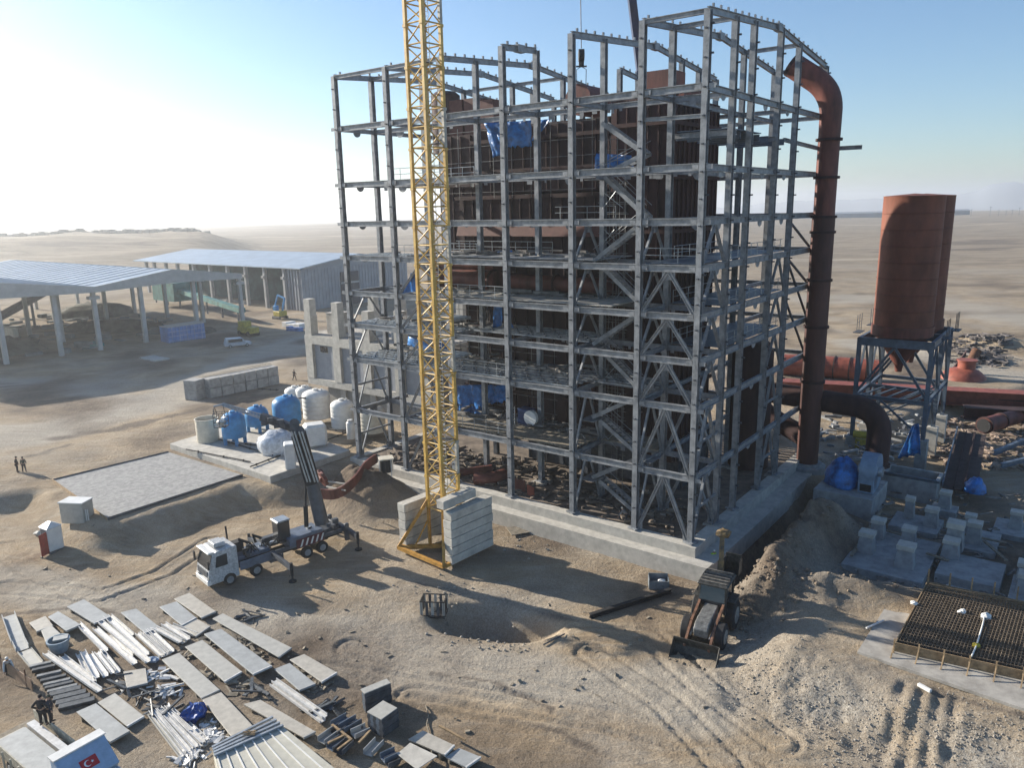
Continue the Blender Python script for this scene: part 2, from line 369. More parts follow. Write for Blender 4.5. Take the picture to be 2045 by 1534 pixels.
# ---------------------------------------------------------------- the steel frame
ZL=[0,5.5,11.2,15.0,18.5,22.2,25.7,29.65,35.2]; UL=[0,5.1,11.4,18.4,25.5,32.5,39.9]
def roofz(v): return 40.3+1.1*v/14.5 if v<14.5 else 41.4-1.35*(v-14.5)/14
fr=T('steel_frame_building','tall open grey steel frame of columns and girders around a rust red boiler','building frame',W(20,14,0))
FO=W(20,14,0)
def fm_(): return MB(FO)
slots={}
for u in UL:
    vsx=[0,5.0]+([8.85,15.1] if u==0 else [])+[20,28.5]+([24] if u>6 else [])
    if u==18.4: pass
    for v in vsx:
        top=roofz(v)
        a=W(u,v,.05); b=W(u,v,top); m=fm_(); m.ib(a,b,.46,.50,.05)
        m.box((a[0],a[1],.1),(.9,.9,.12),YAW)
        mc=fm_()
        z=2.0
        while z<top-.6:
            if v==0: c=W(u,v-.33,z); mc.box(c,(.16,.2,.1),-YAW)
            if u==0: c=W(u-.36,v,z+.3); mc.box(c,(.26,.16,.12),-YAW)
            z+=1.95
        # splice plates
        for z in (11.9,23.0,33.6):
            c=W(u,v-.275,z); m.box(c,(.40,.03,1.1),-YAW)
        nf=len(m.f); m.add(mc.v,mc.f); co=m.build('column',STEEL,fr); co.data.materials.append(STEELD)
        for p_ in list(co.data.polygons)[nf:]: p_.material_index=1
def girder(a,b,w=.3,h=.55,name='girder',mt=None,extra=None):
    m=fm_(); m.ib(a,b,w,h,.05)
    if extra: extra(m)
    return m.build(name,mt or STEEL,fr)
def halfdisc(m,c,r,axis,t=.03):
    ax=Vector((UX,UY,0)) if axis=='u' else Vector((VX,VY,0)); nn=Vector((VX,VY,0)) if axis=='u' else Vector((UX,UY,0))
    P=[Vector(c)+ax*r*math.cos(math.pi*k/8)-Vector((0,0,1))*r*.9*math.sin(math.pi*k/8) for k in range(9)]
    m.prism(P,nn*t)
for i,z in enumerate(ZL[1:],1):
    def ex(m,z=z,v=0):
        for u in UL: 
            for du in (-.55,.55):
                c=W(u+du,v-.18,z); m.box(c,(.5,.02,.34),-YAW)
    girder(W(40.1,0,z),W(-.25,0,z),extra=ex)
    def ex2(m,z=z):
        for u in (2.5,14.8,36): halfdisc(m,W(u,5.0,z-.25),.6,'u')
        for k in range(16): u=random.uniform(.5,39); m.box(W(u,4.9,z-.32),(random.uniform(.2,.6),.03,random.uniform(.2,.5)),-YAW)
    girder(W(39.9,5,z),W(0,5,z),.26,.45,extra=ex2)
    girder(W(39.9,28.5,z),W(0,28.5,z),.26,.4)
    if i in (1,3,5,7,8): girder(W(39.9,20,z),W(25.5 if i<8 else 0,20,z),.26,.4)
    vend=28.5 if i in (2,3,4,5) else (22 if i!=1 else 28.5)
    girder(W(0,-.2,z),W(0,28.5 if i<8 else 29,z),.3,.5,'side_girder',extra=lambda m,z=z:[halfdisc(m,W(0,q,z-.25),.5,'v') for q in (3.2,12.2,17.8)])
    girder(W(5.1,0,z),W(5.1,28.5,z),.26,.4,'side_girder')
    girder(W(39.9,0,z),W(39.9,28.5 if i in(7,8) else 8,z),.26,.42,'side_girder',extra=lambda m,z=z:[halfdisc(m,W(39.9,2.6,z-.2),.5,'v')])
    for u in (11.4,18.4,25.5,32.5): girder(W(u,0,z),W(u,5.0 if i>4 else 8.4,z),.24,.4,'cross_beam')
# tops: roof rafters
def rafter(u,v0,v1):
    m=fm_(); q=[v0]+[x for x in (14.5,) if v0<x<v1]+[v1]
    for a,b in zip(q[:-1],q[1:]): m.ib(W(u,a,roofz(a)-.05),W(u,b,roofz(b)-.05),.26,.5,.05)
    v=v0+.8
    while v<v1: m.box(W(u,v,roofz(v)+.33),(.12,.2,.28),-YAW); v+=1.35
    m.box(W(u,(q[0]+q[-1])*.5,roofz((q[0]+q[-1])*.5)-.05),(.5,1.0,.62),-YAW)
    m.build('rafter',STEEL,fr)
for u in (0,5.1,11.4,25.5,32.5,39.9): rafter(u,0,28.5)
rafter(18.4,0,5.0); rafter(18.4,20,28.5)
for a,b,v in ((39.9,32.5,0),(32.5,25.5,0),(5.1,0,0),(5.1,0,5.0),(5.1,0,20),(5.1,0,28.5),(39.9,32.5,5.0),(39.9,25.5,20)):
    girder(W(a,v,roofz(v)-.1),W(b,v,roofz(v)-.1),.22,.36,'eave_beam')
girder(W(5.1,0,33.3),W(0,0,33.2),.2,.3)
# projecting platform at about 33 m on the right face
for vv in (5.5,14.6): girder(W(5,vv,32.4),W(-.2,vv,32.4),.24,.4,'platform_beam')
girder(W(.6,19,32.6),W(.2,29.5,32.2),.24,.35,'platform_beam'); girder(W(.4,29.5,32.2),W(-3.6,29.8,32.2),.3,.4,'platform_beam')
for k in range(7): girder(W(4.9,5.6+k*2.1,32.35),W(.3,5.6+k*2.1,32.35),.2,.55,'platform_joist',STEELB)
# braces
def chev(p0,p1,z0,z1,w=.2,inv=True):
    m=fm_(); a,b=Vector(p0),Vector(p1); mid=(a+b)/2; zt=z1-.35; 
    A=Vector((mid.x,mid.y,zt)); 
    for q in (a,b):
        d=(Vector((mid.x,mid.y,0))-Vector((q.x,q.y,0))).normalized()
        m.ib(Vector((q.x,q.y,z0+.15))+d*.28,A-d*.12,w,w,.04)
    d=(b-a).normalized(); n_=Vector((-d.y,d.x,0))
    m.box((mid.x,mid.y,zt-.18),(1.1,.03,.7),math.atan2(d.y,d.x))
    for q,s_ in ((a,1),(b,-1)): m.box((q.x+d.x*s_*.45,q.y+d.y*s_*.45,z0+.35),(.5,.03,.6),math.atan2(d.y,d.x))
    return m.build('brace',STEEL,fr)
for i in range(5):
    chev(W(0,0),W(5.1,0),ZL[i],ZL[i+1],.26)
    chev(W(25.5,0),W(32.5,0),ZL[i],ZL[i+1],.2)
    chev(W(0,15.1),W(0,20),ZL[i],ZL[i+1],.2)
for i in range(6):
    chev(W(0,0),W(0,5.0),ZL[i],ZL[i+1],.22)
    if i<4: chev(W(39.9,0),W(39.9,5.0),ZL[i],ZL[i+1],.16)
    chev(W(5.1,0),W(5.1,5.0),ZL[i],ZL[i+1],.18); chev(W(11.4,0),W(11.4,5.0),ZL[i],ZL[i+1],.18)
chev(W(0,5),W(5.1,5),0,5.5,.24); chev(W(0,5),W(5.1,5),5.5,11.2,.24)
for zz in ((2.7),(8.3)):
    girder(W(39.9,0,zz),W(39.9,5.0,zz),.16,.2,'tie'); girder(W(0,0,zz),W(0,5,zz),.16,.2,'tie'); girder(W(0,15.1,zz),W(0,20,zz),.16,.2,'tie')
for z0,z1 in ((15,22.2),(11.2,18.5),(18.5,22.2),(22.2,25.7)): 
    m=fm_(); m.bar(W(.2,20.3,z1-.3),W(.2,28.2,z0),.16,.2); m.build('brace',STEELD,fr)
# stairs
ST=[(9.8,33.6,5.9,31.0,1),(10.3,29.2,5.8,31.0,0),(9.6,29.4,5.6,26.0,0),(10.6,22.4,6.0,25.6,0),(9.6,21.9,5.7,18.7,0),(10.6,15.2,6.0,18.3,1),(9.8,14.8,5.7,11.5,0),(10.6,8.6,6.2,11.0,1),(9.8,8.4,5.8,5.8,0),(10.6,2.9,6.4,5.3,1),(9.8,2.7,5.8,.3,0)]
for u0,z0,u1,z1,pl in ST:
    m=fm_(); 
    for v in (2.0,2.9): 
        m.bar(W(u0,v,z0),W(u1,v,z1),.07,.36)
        if not pl: m.tube([W(u0,v,z0+1),W(u1,v,z1+1)],.025,5)
    n_=int(abs(z1-z0)/.24)
    for k in range(n_+1):
        t=k/n_; m.box(W(u0+(u1-u0)*t,2.45,z0+(z1-z0)*t),(.26,.86,.04),-YAW)
    m.build('stair_flight',STEEL,fr)
for u,z in ((10.6,29.2),(5.4,25.7),(10.9,22.2),(5.4,18.6),(10.9,15),(5.4,11.2),(11,8.4),(5.4,5.6),(11,2.8)):
    m=fm_(); m.ub(u-.9,u+.5,1.4,3.4,z-.08,z-.02); m.build('landing',STEEL,fr)
# decks
def deck(u0,u1,v0,v1,z,mt,name='deck'):
    m=fm_(); 
    n_=max(1,int((u1-u0)/1.1))
    for k in range(n_): m.ub(u0+(u1-u0)*k/n_,u0+(u1-u0)*(k+1)/n_-.03,v0+random.uniform(0,.25),v1-random.uniform(0,.3),z,z+.06+random.uniform(0,.03))
    m.build(name,mt,fr)
deck(11.7,31,.4,4.7,5.8,WOODD,'plank_deck'); deck(5.4,11,4.2,7.5,5.8,WOODD,'plank_deck')
deck(8,31,.5,7.6,18.8,CONCL,'plank_deck'); deck(10,32,1.2,8,22.5,CONCG,'plank_deck')
deck(.3,4.8,5.3,19.6,22.5,STEELB); deck(.3,4.8,5.3,19.6,18.8,STEELB); deck(.3,4.8,5.3,19.6,15.3,STEELB); deck(.3,4.8,5.3,12.6,32.7,STEELB)
deck(.5,4.8,.4,4.8,22.5,STEELB)
def grating(u0,u1,v0,v1,z,name='open_grating'):
    m=fm_(); v=v0; k=0
    while v<v1:
        u=u0+(.8 if k%2 else 0)
        m.bar(W(u0,v,z),W(u1,v,z),.10,.16)
        while u<u1-.2:
            m.bar(W(u,v,z),W(u+.4,min(v+.9,v1),z),.10,.14); m.bar(W(u+1.2,v,z),W(u+.8,min(v+.9,v1),z),.10,.14); u+=1.6
        v+=.9; k+=1
    m.build(name,GREY,fr)
grating(11.8,39.5,.4,4.8,11.55); grating(12,39,5.1,7.6,11.55); grating(25.8,39.5,.4,4.8,15.2); grating(11.6,25,3,7.6,15.2); grating(33,39.6,.4,4.8,22.4)
grating(5.4,11,3.6,7.4,11.5)
# stacked joists on the left at three levels
for z in (12.2,16.0,5.2):
    for k in range(6):
        m=fm_(); m.ib(W(32.2,1+k*.55,z+.25+.12*(k%2)),W(26.2,1.2+k*.55,z+.25),.2,.26,.03); m.build('stored_joist',GREY,fr)
# scaffold tubes before the boiler
SCF=mat('scaffold_tube',(.22,.22,.21),.6,.2,.3,3)
def scaff(u0,u1,v,z0,z1,du=1.9,dz=1.15):
    m=fm_(); u=u0
    while u<=u1: m.tube([W(u,v,z0),W(u,v,z1)],.03,5); u+=du
    z=z0+.6
    while z<z1: m.tube([W(u0-.3,v,z),W(u1+.4,v,z)],.028,5); z+=dz
    m.build('scaffold',SCF,fr)
scaff(14,33.5,7.4,28,35,2.3,1.5); scaff(10.3,12.6,6.8,6,33,.75,.9); scaff(26,34,6.4,12,18,1.3,1.0); scaff(18,31,6.9,6,14,2.8,1.5); scaff(9.5,11,5.6,0.2,29,.6,.85)
m=fm_()
for k in range(9):
    z=2+k*3.1; m.tube([W(9.2+.3*(k%2),4.6,z),W(11.2,4.6,z+1.4)],.03,5)
    m.tube([W(11.2,4.6,z),W(9.2,4.6,z+2.2)],.03,5)
m.build('scaffold',GREY,fr)
def rail(u0,u1,v,z,ax='u'):
    m=fm_(); f=(lambda t,zz: W(t,v,zz)) if ax=='u' else (lambda t,zz: W(v,t,zz))
    for h in (.55,1.1): m.tube([f(u0,z+h),f(u1,z+h)],.03,5)
    t=u0
    while t<=u1: m.tube([f(t,z),f(t,z+1.1)],.03,5); t+=1.5
    m.build('handrail',GREY,fr)
for z in (22.5,29.9): rail(25.7,33,.5,z); rail(25.7,33,4.6,z)
for z in (15.3,18.8,22.5): rail(5.4,19.4,.35,z,'v'); rail(5.4,14.8,4.7,z,'v')
for z in (18.9,11.7,5.9): rail(18.6,25.3,.35,z)
rail(.5,4.8,.4,22.6); rail(11.6,18.2,7.5,25.9); rail(18.6,31,7.6,22.6)
deck(25.7,33,.5,4.6,29.8,GREY)
# foundation
m=MB(W(20,14,0)); m.ub(-.75,40.7,-.75,0.35,-1.0,0); m.ub(-.75,.35,.35,30,-1.0,0); m.ub(39.8,40.7,.35,30,-1.0,0)
found=m.build('foundation_wall',CONCL); tag(found,'low stepped pale concrete foundation wall running round the foot of the steel frame','foundation')
m=MB(W(20,14,0)); m.ub(-2.3,41,-1.9,-.753,-2.6,-.85); m.ub(-2.3,-.753,-.753,28,-2.6,-.98); m.build('footing_step',CONCL,found)
for k in range(12):
    u=-1.0+k*3.5
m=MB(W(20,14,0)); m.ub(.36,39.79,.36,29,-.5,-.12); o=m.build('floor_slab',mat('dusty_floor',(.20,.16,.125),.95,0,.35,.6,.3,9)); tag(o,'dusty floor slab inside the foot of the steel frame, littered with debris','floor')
for u in UL:
    for v in (5.0,20):
        m=MB(W(20,14,0)); m.ub(u-.8,u+.8,v-.8,v+.8,-.119,.04); m.build('column_base',CONC,found)
# ---------------------------------------------------------------- boiler
BO=W(18,14,0)
bl=T('boiler_casing','huge rust red ribbed boiler casing standing inside the grey steel frame','boiler',BO)
def casing(u0,u1,v0,v1,z0,z1,name,du=1.1,mt=REDD,bands=()):
    m=MB(BO); m.ub(u0,u1,v0,v1,z0,z1)
    u=u0+.05
    while u<u1: m.ub(u,u+.12,v0-.2,v0-.002,z0+.1,z1-.1); u+=du
    v=v0+.3
    while v<v1: m.ub(u0-.2,u0-.002,v,v+.14,z0+.1,z1-.1); v+=du*.9
    for z in bands: m.ub(u0-.35,u1+.35,v0-.38,v0-.202,z,z+.35); m.ub(u0-.38,u0-.202,v0-.2,v1,z,z+.35)
    return m.build(name,mt,bl)
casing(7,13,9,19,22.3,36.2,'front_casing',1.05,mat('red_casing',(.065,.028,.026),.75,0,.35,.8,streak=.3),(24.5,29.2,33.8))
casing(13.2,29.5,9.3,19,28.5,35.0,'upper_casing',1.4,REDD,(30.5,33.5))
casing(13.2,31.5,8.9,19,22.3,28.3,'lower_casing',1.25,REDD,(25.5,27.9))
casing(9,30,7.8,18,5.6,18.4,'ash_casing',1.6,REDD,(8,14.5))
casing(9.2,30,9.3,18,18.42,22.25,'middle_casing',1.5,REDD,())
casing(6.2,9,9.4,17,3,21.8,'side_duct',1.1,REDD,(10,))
m=MB(BO); a=[W(13.2,8.6,25.4),W(31.5,8.6,25.4),W(31.5,8.2,24.2),W(13.2,8.2,24.2)]; m.prism(a,(VX*.6,VY*.6,0)); m.build('sloping_apron',mat('duct_brown',(.12,.045,.035)),bl)
for u in (10,16,22,28):
    for v in (9.8,17.4):
        m=MB(BO); m.ib(W(u,v,-.1),W(u,v,5.6),.5,.5,.06); m.build('support_leg',STEELD,bl)
casing(6,24,10.5,17,0,5.3,'base_dark_block',2.2,STEELD,(3,))  # dark block added to fill the shaded space under the boiler
m=MB(BO); m.lathe([(2.1,0),(2.1,12.2),(1.6,13.2),(0,13.4)],W(3.4,21.5,0),20); m.build('side_vessel',REDD,bl,smooth=2)
# items on the roof of the boiler
m=MB(BO); c=OV(1175,190,15); m.tube([W(c[0],13,37.3),W(c[0],17,37.3)],1.5,16); m.build('drum',RED,bl,smooth=2)
m=MB(BO); q=W(9.5,15,36.2); m.ub(7.8,13.0,13,17,36.2,37.4); m.ub(9.6,12.2,14,17,37.4,39.2); m.build('top_hopper',RED,bl)
m=MB(BO)
for k in range(9): p=W(7.8+.33*k,11+.3*(k%3),36.5); m.blob(p,(.8,.8,.7),k)
m.build('coiled_hose',RUST,bl)
m=MB(BO); c0=OV(877,188,17); c1=OV(928,196,17)
m.lathe([(1.7,0),(1.7,6.6),(1.2,7.0),(0,7.1)],W(c0[0]-1,17,33.5),18); m.build('silencer',REDD,bl,smooth=2)
m=MB(BO); 
for uu in (34.5,36.8):
    m.ub(uu,uu+2.0,16,18.5,29.9,39.3)
m.ub(32.2,34.3,16,18.5,34.9,38.9); m.build('rear_duct',mat('duct_brown',(.12,.045,.035),.7,0,.35,.8),bl)
casing(30.2,38,13,19,22.3,35,'rear_casing',1.4,REDD,(29.4,))
casing(22,36,28.6,33,3,37,'rear_shade_block',2,REDD,(20,))  # unseen block added behind the boiler to cast shade toward the silos
# red ducts lying on the decks
def pipe(name,label,pts,r,mt,n=18,flange=0,grp=None,cat='pipe',rings=None,o=None):
    th=T(name,label,cat,o or tuple(pts[0]),grp); m=MB(tuple(th.location)); m.tube(pts,r,n); m.build('pipe_body',mt,th,smooth=2)
    P=[Vector(p) for p in pts]
    for t in (rings or []):
        i=min(int(t),len(P)-2); f=t-i; c=P[i].lerp(P[i+1],f); d=(P[i+1]-P[i]).normalized()
        m=MB(tuple(th.location)); m.tube([c-d*.09,c+d*.09],r+.13,n); m.build('flange',REDD,th,smooth=2)
    return th
pipe('duct_pipe','rust red round duct lying on the deck behind the yellow mast, nearer the left',[W(33.2,6.3,19.9),W(24.6,6.6,19.75)],1.05,RED,20,rings=[.05,.93])
pipe('duct_pipe','long rust red round duct lying on the deck beside the stairs',[W(23.3,6.6,19.8),W(11.6,6.6,19.8)],.78,RED,20,rings=[.04,.5])
pipe('duct_pipe','thicker upper red duct resting behind the two deck ducts',[W(33.6,8.3,21.3),W(26,8.3,21.3)],.9,RED,20)
# ---------------------------------------------------------------- the tall red pipe
def arc(p,q,r,n=8):  # smooth a polyline corner list
    return p
def smooth_path(P,rad,n=6):
    P=[Vector(p) for p in P]; out=[P[0]]
    for i in range(1,len(P)-1):
        a,b,c=P[i-1],P[i],P[i+1]; d0=(a-b).normalized(); d1=(c-b).normalized(); r=min(rad,(a-b).length*.48,(c-b).length*.48)
        s,e=b+d0*r,b+d1*r
        for k in range(n+1):
            t=k/n; out.append(s*(1-t)**2+b*2*t*(1-t)+e*t*t)
    out.append(P[-1]); return out
bu,bv=-1.25,26.7
tp=T('flue_pipe','tall rust red flue pipe with a bent top right of the steel frame','flue pipe',W(bu,bv,-.8))
o=tuple(tp.location)
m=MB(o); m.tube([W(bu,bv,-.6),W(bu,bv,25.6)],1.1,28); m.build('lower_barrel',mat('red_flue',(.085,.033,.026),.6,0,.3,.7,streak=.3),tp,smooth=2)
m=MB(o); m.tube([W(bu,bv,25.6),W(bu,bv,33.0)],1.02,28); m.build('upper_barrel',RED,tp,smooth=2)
m=MB(o); pth=smooth_path([W(bu,bv,33.0),W(bu,bv,37.4),W(bu+3.9,bv-.5,40.2)],3.6,10); m.tube(pth,[1.02+.12*min(1,i/6) for i in range(len(pth))],28,cap=False); m.build('bent_top',RED,tp,smooth=2)
m=MB(o); e=pth[-1]; d=(pth[-1]-pth[-2]).normalized(); m.tube([e-d*.3,e+d*.02],1.16,28); m.build('end_collar',REDD,tp,smooth=2)
for z in (8.6,14.4,19.2,24.0,25.5,29.3,32.9):
    m=MB(o); m.tube([W(bu,bv,z-.12),W(bu,bv,z+.12)],1.25,28); m.build('flange',REDD,tp,smooth=2)
m=MB(o); m.lathe([(1.9,-1.2),(1.9,.0),(1.5,.15),(1.5,.3)],W(bu,bv,-.6),28); m.build('concrete_base',CONCG,tp,smooth=2)
# elbow duct at the foot
el=T('elbow_duct','dark red elbow duct leaving the tall flue pipe and bending down to the blue fan','duct',W(-4,27.5,6)); o=tuple(el.location)
m=MB(o); m.tube(smooth_path([W(3,27.6,6.6),W(-8.0,27.6,6.2),W(-8.0,27.0,0.6)],3.0,10),1.15,26); m.build('duct_body',REDD,el,smooth=2)
m=MB(o); m.tube([W(-8,27,.5),W(-8,27,.75)],1.35,26); m.build('flange',REDD,el,smooth=2)
m=MB(o); m.tube(smooth_path([W(-.4,27.6,2.2),W(3,28.5,3.3),W(6,29,5)],2,6),1.1,20); m.build('side_branch',REDD,el,smooth=2)
# ---------------------------------------------------------------- silos
sf=T('silo_support_frame','blue grey braced steel support frame on concrete pedestals carrying the rust red silos','support frame',W(-7,43,-1)); o=tuple(sf.location)
U0,U1,V0,V1=-10.6,-3.3,36.6,49.0; VM=42.8; ZT=12.0
for u in (U0,U1):
    for v in (V0,VM,V1):
        zb=1.2 if u==U0 else .5
        m=MB(o); m.ib(W(u,v,zb),W(u,v,ZT),.42,.42,.05); m.build('leg',STEELB,sf)
        m=MB(o); m.ub(u-.55,u+.55,v-.55,v+.55,-2.2,zb); m.build('pedestal',CONCL if v>V0 else CONCG,sf)
for z,hh in ((ZT-.4,.9),(5.3,.4)):
    for a,b in (((U0,V0),(U1,V0)),((U0,V0),(U0,V1)),((U1,V0),(U1,V1)),((U0,V1),(U1,V1)),((U0,VM),(U1,VM))):
        m=MB(o); m.ib(W(*a,z),W(*b,z),.3,hh,.05); m.build('ring_beam',STEELB,sf)
def brace(a,b,w=.26,mt=STEELB): m=MB(o); m.ib(a,b,w,w,.04); m.build('brace',mt,sf)
um=(U0+U1)/2
for v in (V0,VM,V1):
    brace(W(U0,v,5.6),W(um,v,11.2)); brace(W(U1,v,5.6),W(um,v,11.2)); 
    if v>V0: brace(W(U1,v,.8),W(U0,v,5.2),.2)
brace(W(U0+.3,V0,1.5),W(um+1,V0,5.1),.2)
for u in (U0,U1):
    for v0,v1 in ((V0,VM),(VM,V1)):
        vm=(v0+v1)/2; brace(W(u,v0,5.6),W(u,vm,11.2),.2); brace(W(u,v1,5.6),W(u,vm,11.2),.2); brace(W(u,v0,1.5),W(u,vm,5.1),.2); brace(W(u,v1,1.5),W(u,vm,5.1),.2)
for k in range(5): brace(W(U1-.5-k*1.3,V0+.3,5.3),W(U1-1.8-k*1.3,VM,5.3),.16)
SILO=mat('silo_red',(.19,.062,.034),.7,.0,.25,.6,bump=.15,bs=1.5,streak=.4)
for k,(v,lab) in enumerate(((39.8,'nearer rust red steel silo with a hopper bottom on the blue grey frame'),(46.2,'farther rust red steel silo half hidden behind the nearer one'))):
    s=T('silo',lab,'silo',W(-6.95,v,ZT),'rust red silos'); o2=tuple(s.location); r=3.05
    c=W(-6.95,v,0)
    prof=[]; 
    for j in range(9):
        z=13.3+j*(27.3-13.3)/8; prof+= [(r,z-.02),(r+.07,z),(r,z+.02)] if 0<j<8 else [(r,z)]
    m=MB(o2); m.lathe(prof+[(r+.04,27.4),(0,27.65)],c,48); m.build('shell',SILO,s,smooth=2)
    m=MB(o2); m.lathe([(.35,7.9),(.45,8.6),(2.6,11.9),(r+.15,12.2),(r+.15,13.3)],c,24); m.build('hopper',RED,s,smooth=2)
    m=MB(o2)
    for uu in (U0-.9,U1+.9):
        for q in range(3): m.tube([W(uu,v-1+q,12.2),W(uu,v-1+q,14.2)],.04,5)
        m.tube([W(uu,v-1,13.3),W(uu,v+1,13.3)],.03,5)
        m.bar(W(uu,v-1.1,12.15),W(uu,v+1.1,12.15),.8,.08)
    m.build('walkway_rail',STEELD,s)
# ---------------------------------------------------------------- tower crane mast
A1=math.atan2(.743,.669); D1=(.669,.743); D2=(.743,-.669); MC0=(-6.15,62.4)
def K(a,b,z): return (MC0[0]+a*D1[0]+b*D2[0], MC0[1]+a*D1[1]+b*D2[1], z)
tc=T('crane_mast','tall yellow lattice tower crane mast standing before the steel frame','crane mast',K(0,0,-1.8)); o=tuple(tc.location)
hw=.93; ZB=1.9; sec=2.98; k=0; z=ZB
CHM=mat('mast_yellow',(.60,.40,.10),.45,0,.3,1.6,col2=(.42,.25,.07))
CHG=mat('mast_grey',(.48,.46,.40),.5,0,.3,1.6)
while z<46:
    z2=z+sec
    for a,b in ((-hw,-hw),(-hw,hw),(hw,hw),(hw,-hw)):
        m=MB(o); m.bar(K(a,b,z),K(a,b,z2-.02),.25,.25,(D1[0],D1[1],0)); m.box(K(a,b,z2-.12),(.34,.34,.2),A1); m.build('chord',CHM if not(a>0 and b>0 and k%3==1) else CHG,tc)
    m=MB(o)
    for q0,q1 in (((-hw,-hw),(-hw,hw)),((-hw,hw),(hw,hw)),((hw,hw),(hw,-hw)),((hw,-hw),(-hw,-hw))):
        for h in range(2):
            za=z+h*sec/2; zb=za+sec/2
            m.tube([K(*q0,za),K(*q1,za)],.06,6)
            m.tube([K(*q0,za+.05),K(*q1,zb-.05)] if h else [K(*q1,za+.05),K(*q0,zb-.05)],.055,6)
            if (k+h)%3==0: m.tube([K(*q1,za+.05),K(*q0,zb-.05)],.045,6)
    m.build('lacing',CHM,tc)
    z=z2; k+=1
m=MB(o)
for s_ in (-.22,.22): m.tube([K(.35,s_,ZB),K(.35,s_,46)],.03,5)
z=ZB
while z<46: m.tube([K(.35,-.22,z),K(.35,.22,z)],.02,4); z+=.32
m.build('ladder',GREY,tc)
m=MB(o)
for h,zz in enumerate((8,14,20,26,32,38,44)): m.box(K(.45,(-.4 if h%2 else .4),zz),(.9,.9,.05),A1)
m.build('rest_platform',STEELD,tc)
OR=mat('orange_base',(.50,.27,.06),.5,0,.3,2.5)
cs=[K(-2.9,-2.9,-1.75),K(-2.9,2.9,-1.75),K(2.9,2.9,-1.75),K(2.9,-2.9,-1.75)]
for i in range(4):
    q=cs[i]; a,b=((-hw,-hw),(-hw,hw),(hw,hw),(hw,-hw))[i]
    m=MB(o); m.bar(q,K(a,b,ZB+.7),.26,.26); m.build('raking_strut',OR,tc)
    m=MB(o); m.bar(q,cs[(i+1)%4],.28,.3); m.build('base_beam',OR,tc)
    m=MB(o); m.bar(q,K(0,0,-1.75),.3,.34); m.bar(K(a,b,-1.7),K(a,b,ZB+.7),.22,.22,(D1[0],D1[1],0)); m.bar(K(a*2,b*2,-1.7),K(a,b,.9),.14,.14); m.build('base_leg',OR,tc)
def slab(name,label,cat,c,d,rz,mt,grp=None,bev=.03,rot=None):
    m=MB(c); m.box(c,d,rz,rot); ob=m.build(name,mt,bevel=bev); return tag(ob,label,cat,grp)
WT=mat('weight_block',(.52,.50,.44),.9,0,.22,1.2,.25,12,col2=(.38,.36,.32))
ordn=['lowest','second','third','fourth','fifth','sixth','topmost']
for k in range(6):
    slab('counterweight_block',f'pale concrete ballast block, {ordn[k]} from the ground in the right stack at the yellow mast','ballast block',K(.25+.05*(k%2),2.75,-1.42+k*.765),(5.0-.06*(k%3),.95,.72),A1,WT,'ballast blocks at the mast foot')
slab('counterweight_block','chipped pale ballast block lying tilted on top of the right stack','ballast block',K(-.5,2.2,3.35),(3.9,.85,.72),A1+.03,WT,'ballast blocks at the mast foot')
for k in range(5):
    slab('counterweight_block',f'pale concrete ballast block, {ordn[k]} from the ground in the left stack at the yellow mast','ballast block',K(.1+.05*(k%2),-2.85,-1.42+k*.8),(5.0,.95,.75),A1,WT,'ballast blocks at the mast foot')
# leaning boards and rubble right of the weights
for px,py,lab,rr in ((1015,1035,'pale board leaning against the foundation wall beside the ballast blocks',.9),(1045,1062,'second pale board lying flat beside the leaning board near the foundation',.15)):
    p=GZ(px,py); c=(p[0],p[1],p[2]+.55*rr+.15); slab('leaning_board',lab,'board',c,(2.8,1.5,.07),YAW+1.2,WOODD,'boards beside the ballast',0,Matrix.Rotation(A1-.5,3,'Z')@Matrix.Rotation(rr*.6,3,'X'))
# ---------------------------------------------------------------- boom and hook behind the frame
bm=T('crane_boom','dark blue telescopic crane boom rising behind the steel frame','crane boom',AY(1296,640,118)); o=tuple(bm.location)
m=MB(o); a=AY(1296,640,118); b=AY(1279,140,112); c=AY(1255,-60,109); m.bar(a,b,1.25,1.4,(0,1,0)); m.build('boom_section',mat('dark_blue',(.012,.02,.07),.45,0,.3,1),bm)
m=MB(o); m.bar(b,c,1.0,1.15,(0,1,0)); m.build('boom_section',MATS['dark_blue'],bm)
hkp=AY(1161,160,84); hk=T('crane_hook','black crane hook block hanging on a wire above the frame','hook',hkp); o=tuple(hk.location)
m=MB(o); t_=AY(1159,-40,84); m.tube([AY(1161,96,84),t_],.05,5); m.build('wire',STEELD,hk)
m=MB(o); p=AY(1161,108,84); m.tube([(p[0]-.28,p[1],p[2]-.1),(p[0]+.28,p[1],p[2]-.1)],.62,14); m.box((p[0],p[1],p[2]-.5),(.5,.5,1.3)); m.build('sheave_block',DARK,hk,smooth=2)
m=MB(o); p=AY(1161,132,84); 
for s_ in (-.5,.5): m.tube([p,(p[0]+s_,p[1],p[2]-.3),(p[0]+s_*.9,p[1],p[2]-3)],.04,5)
m.box(p,(1.1,.15,.15)); m.build('sling',STEELD,hk)
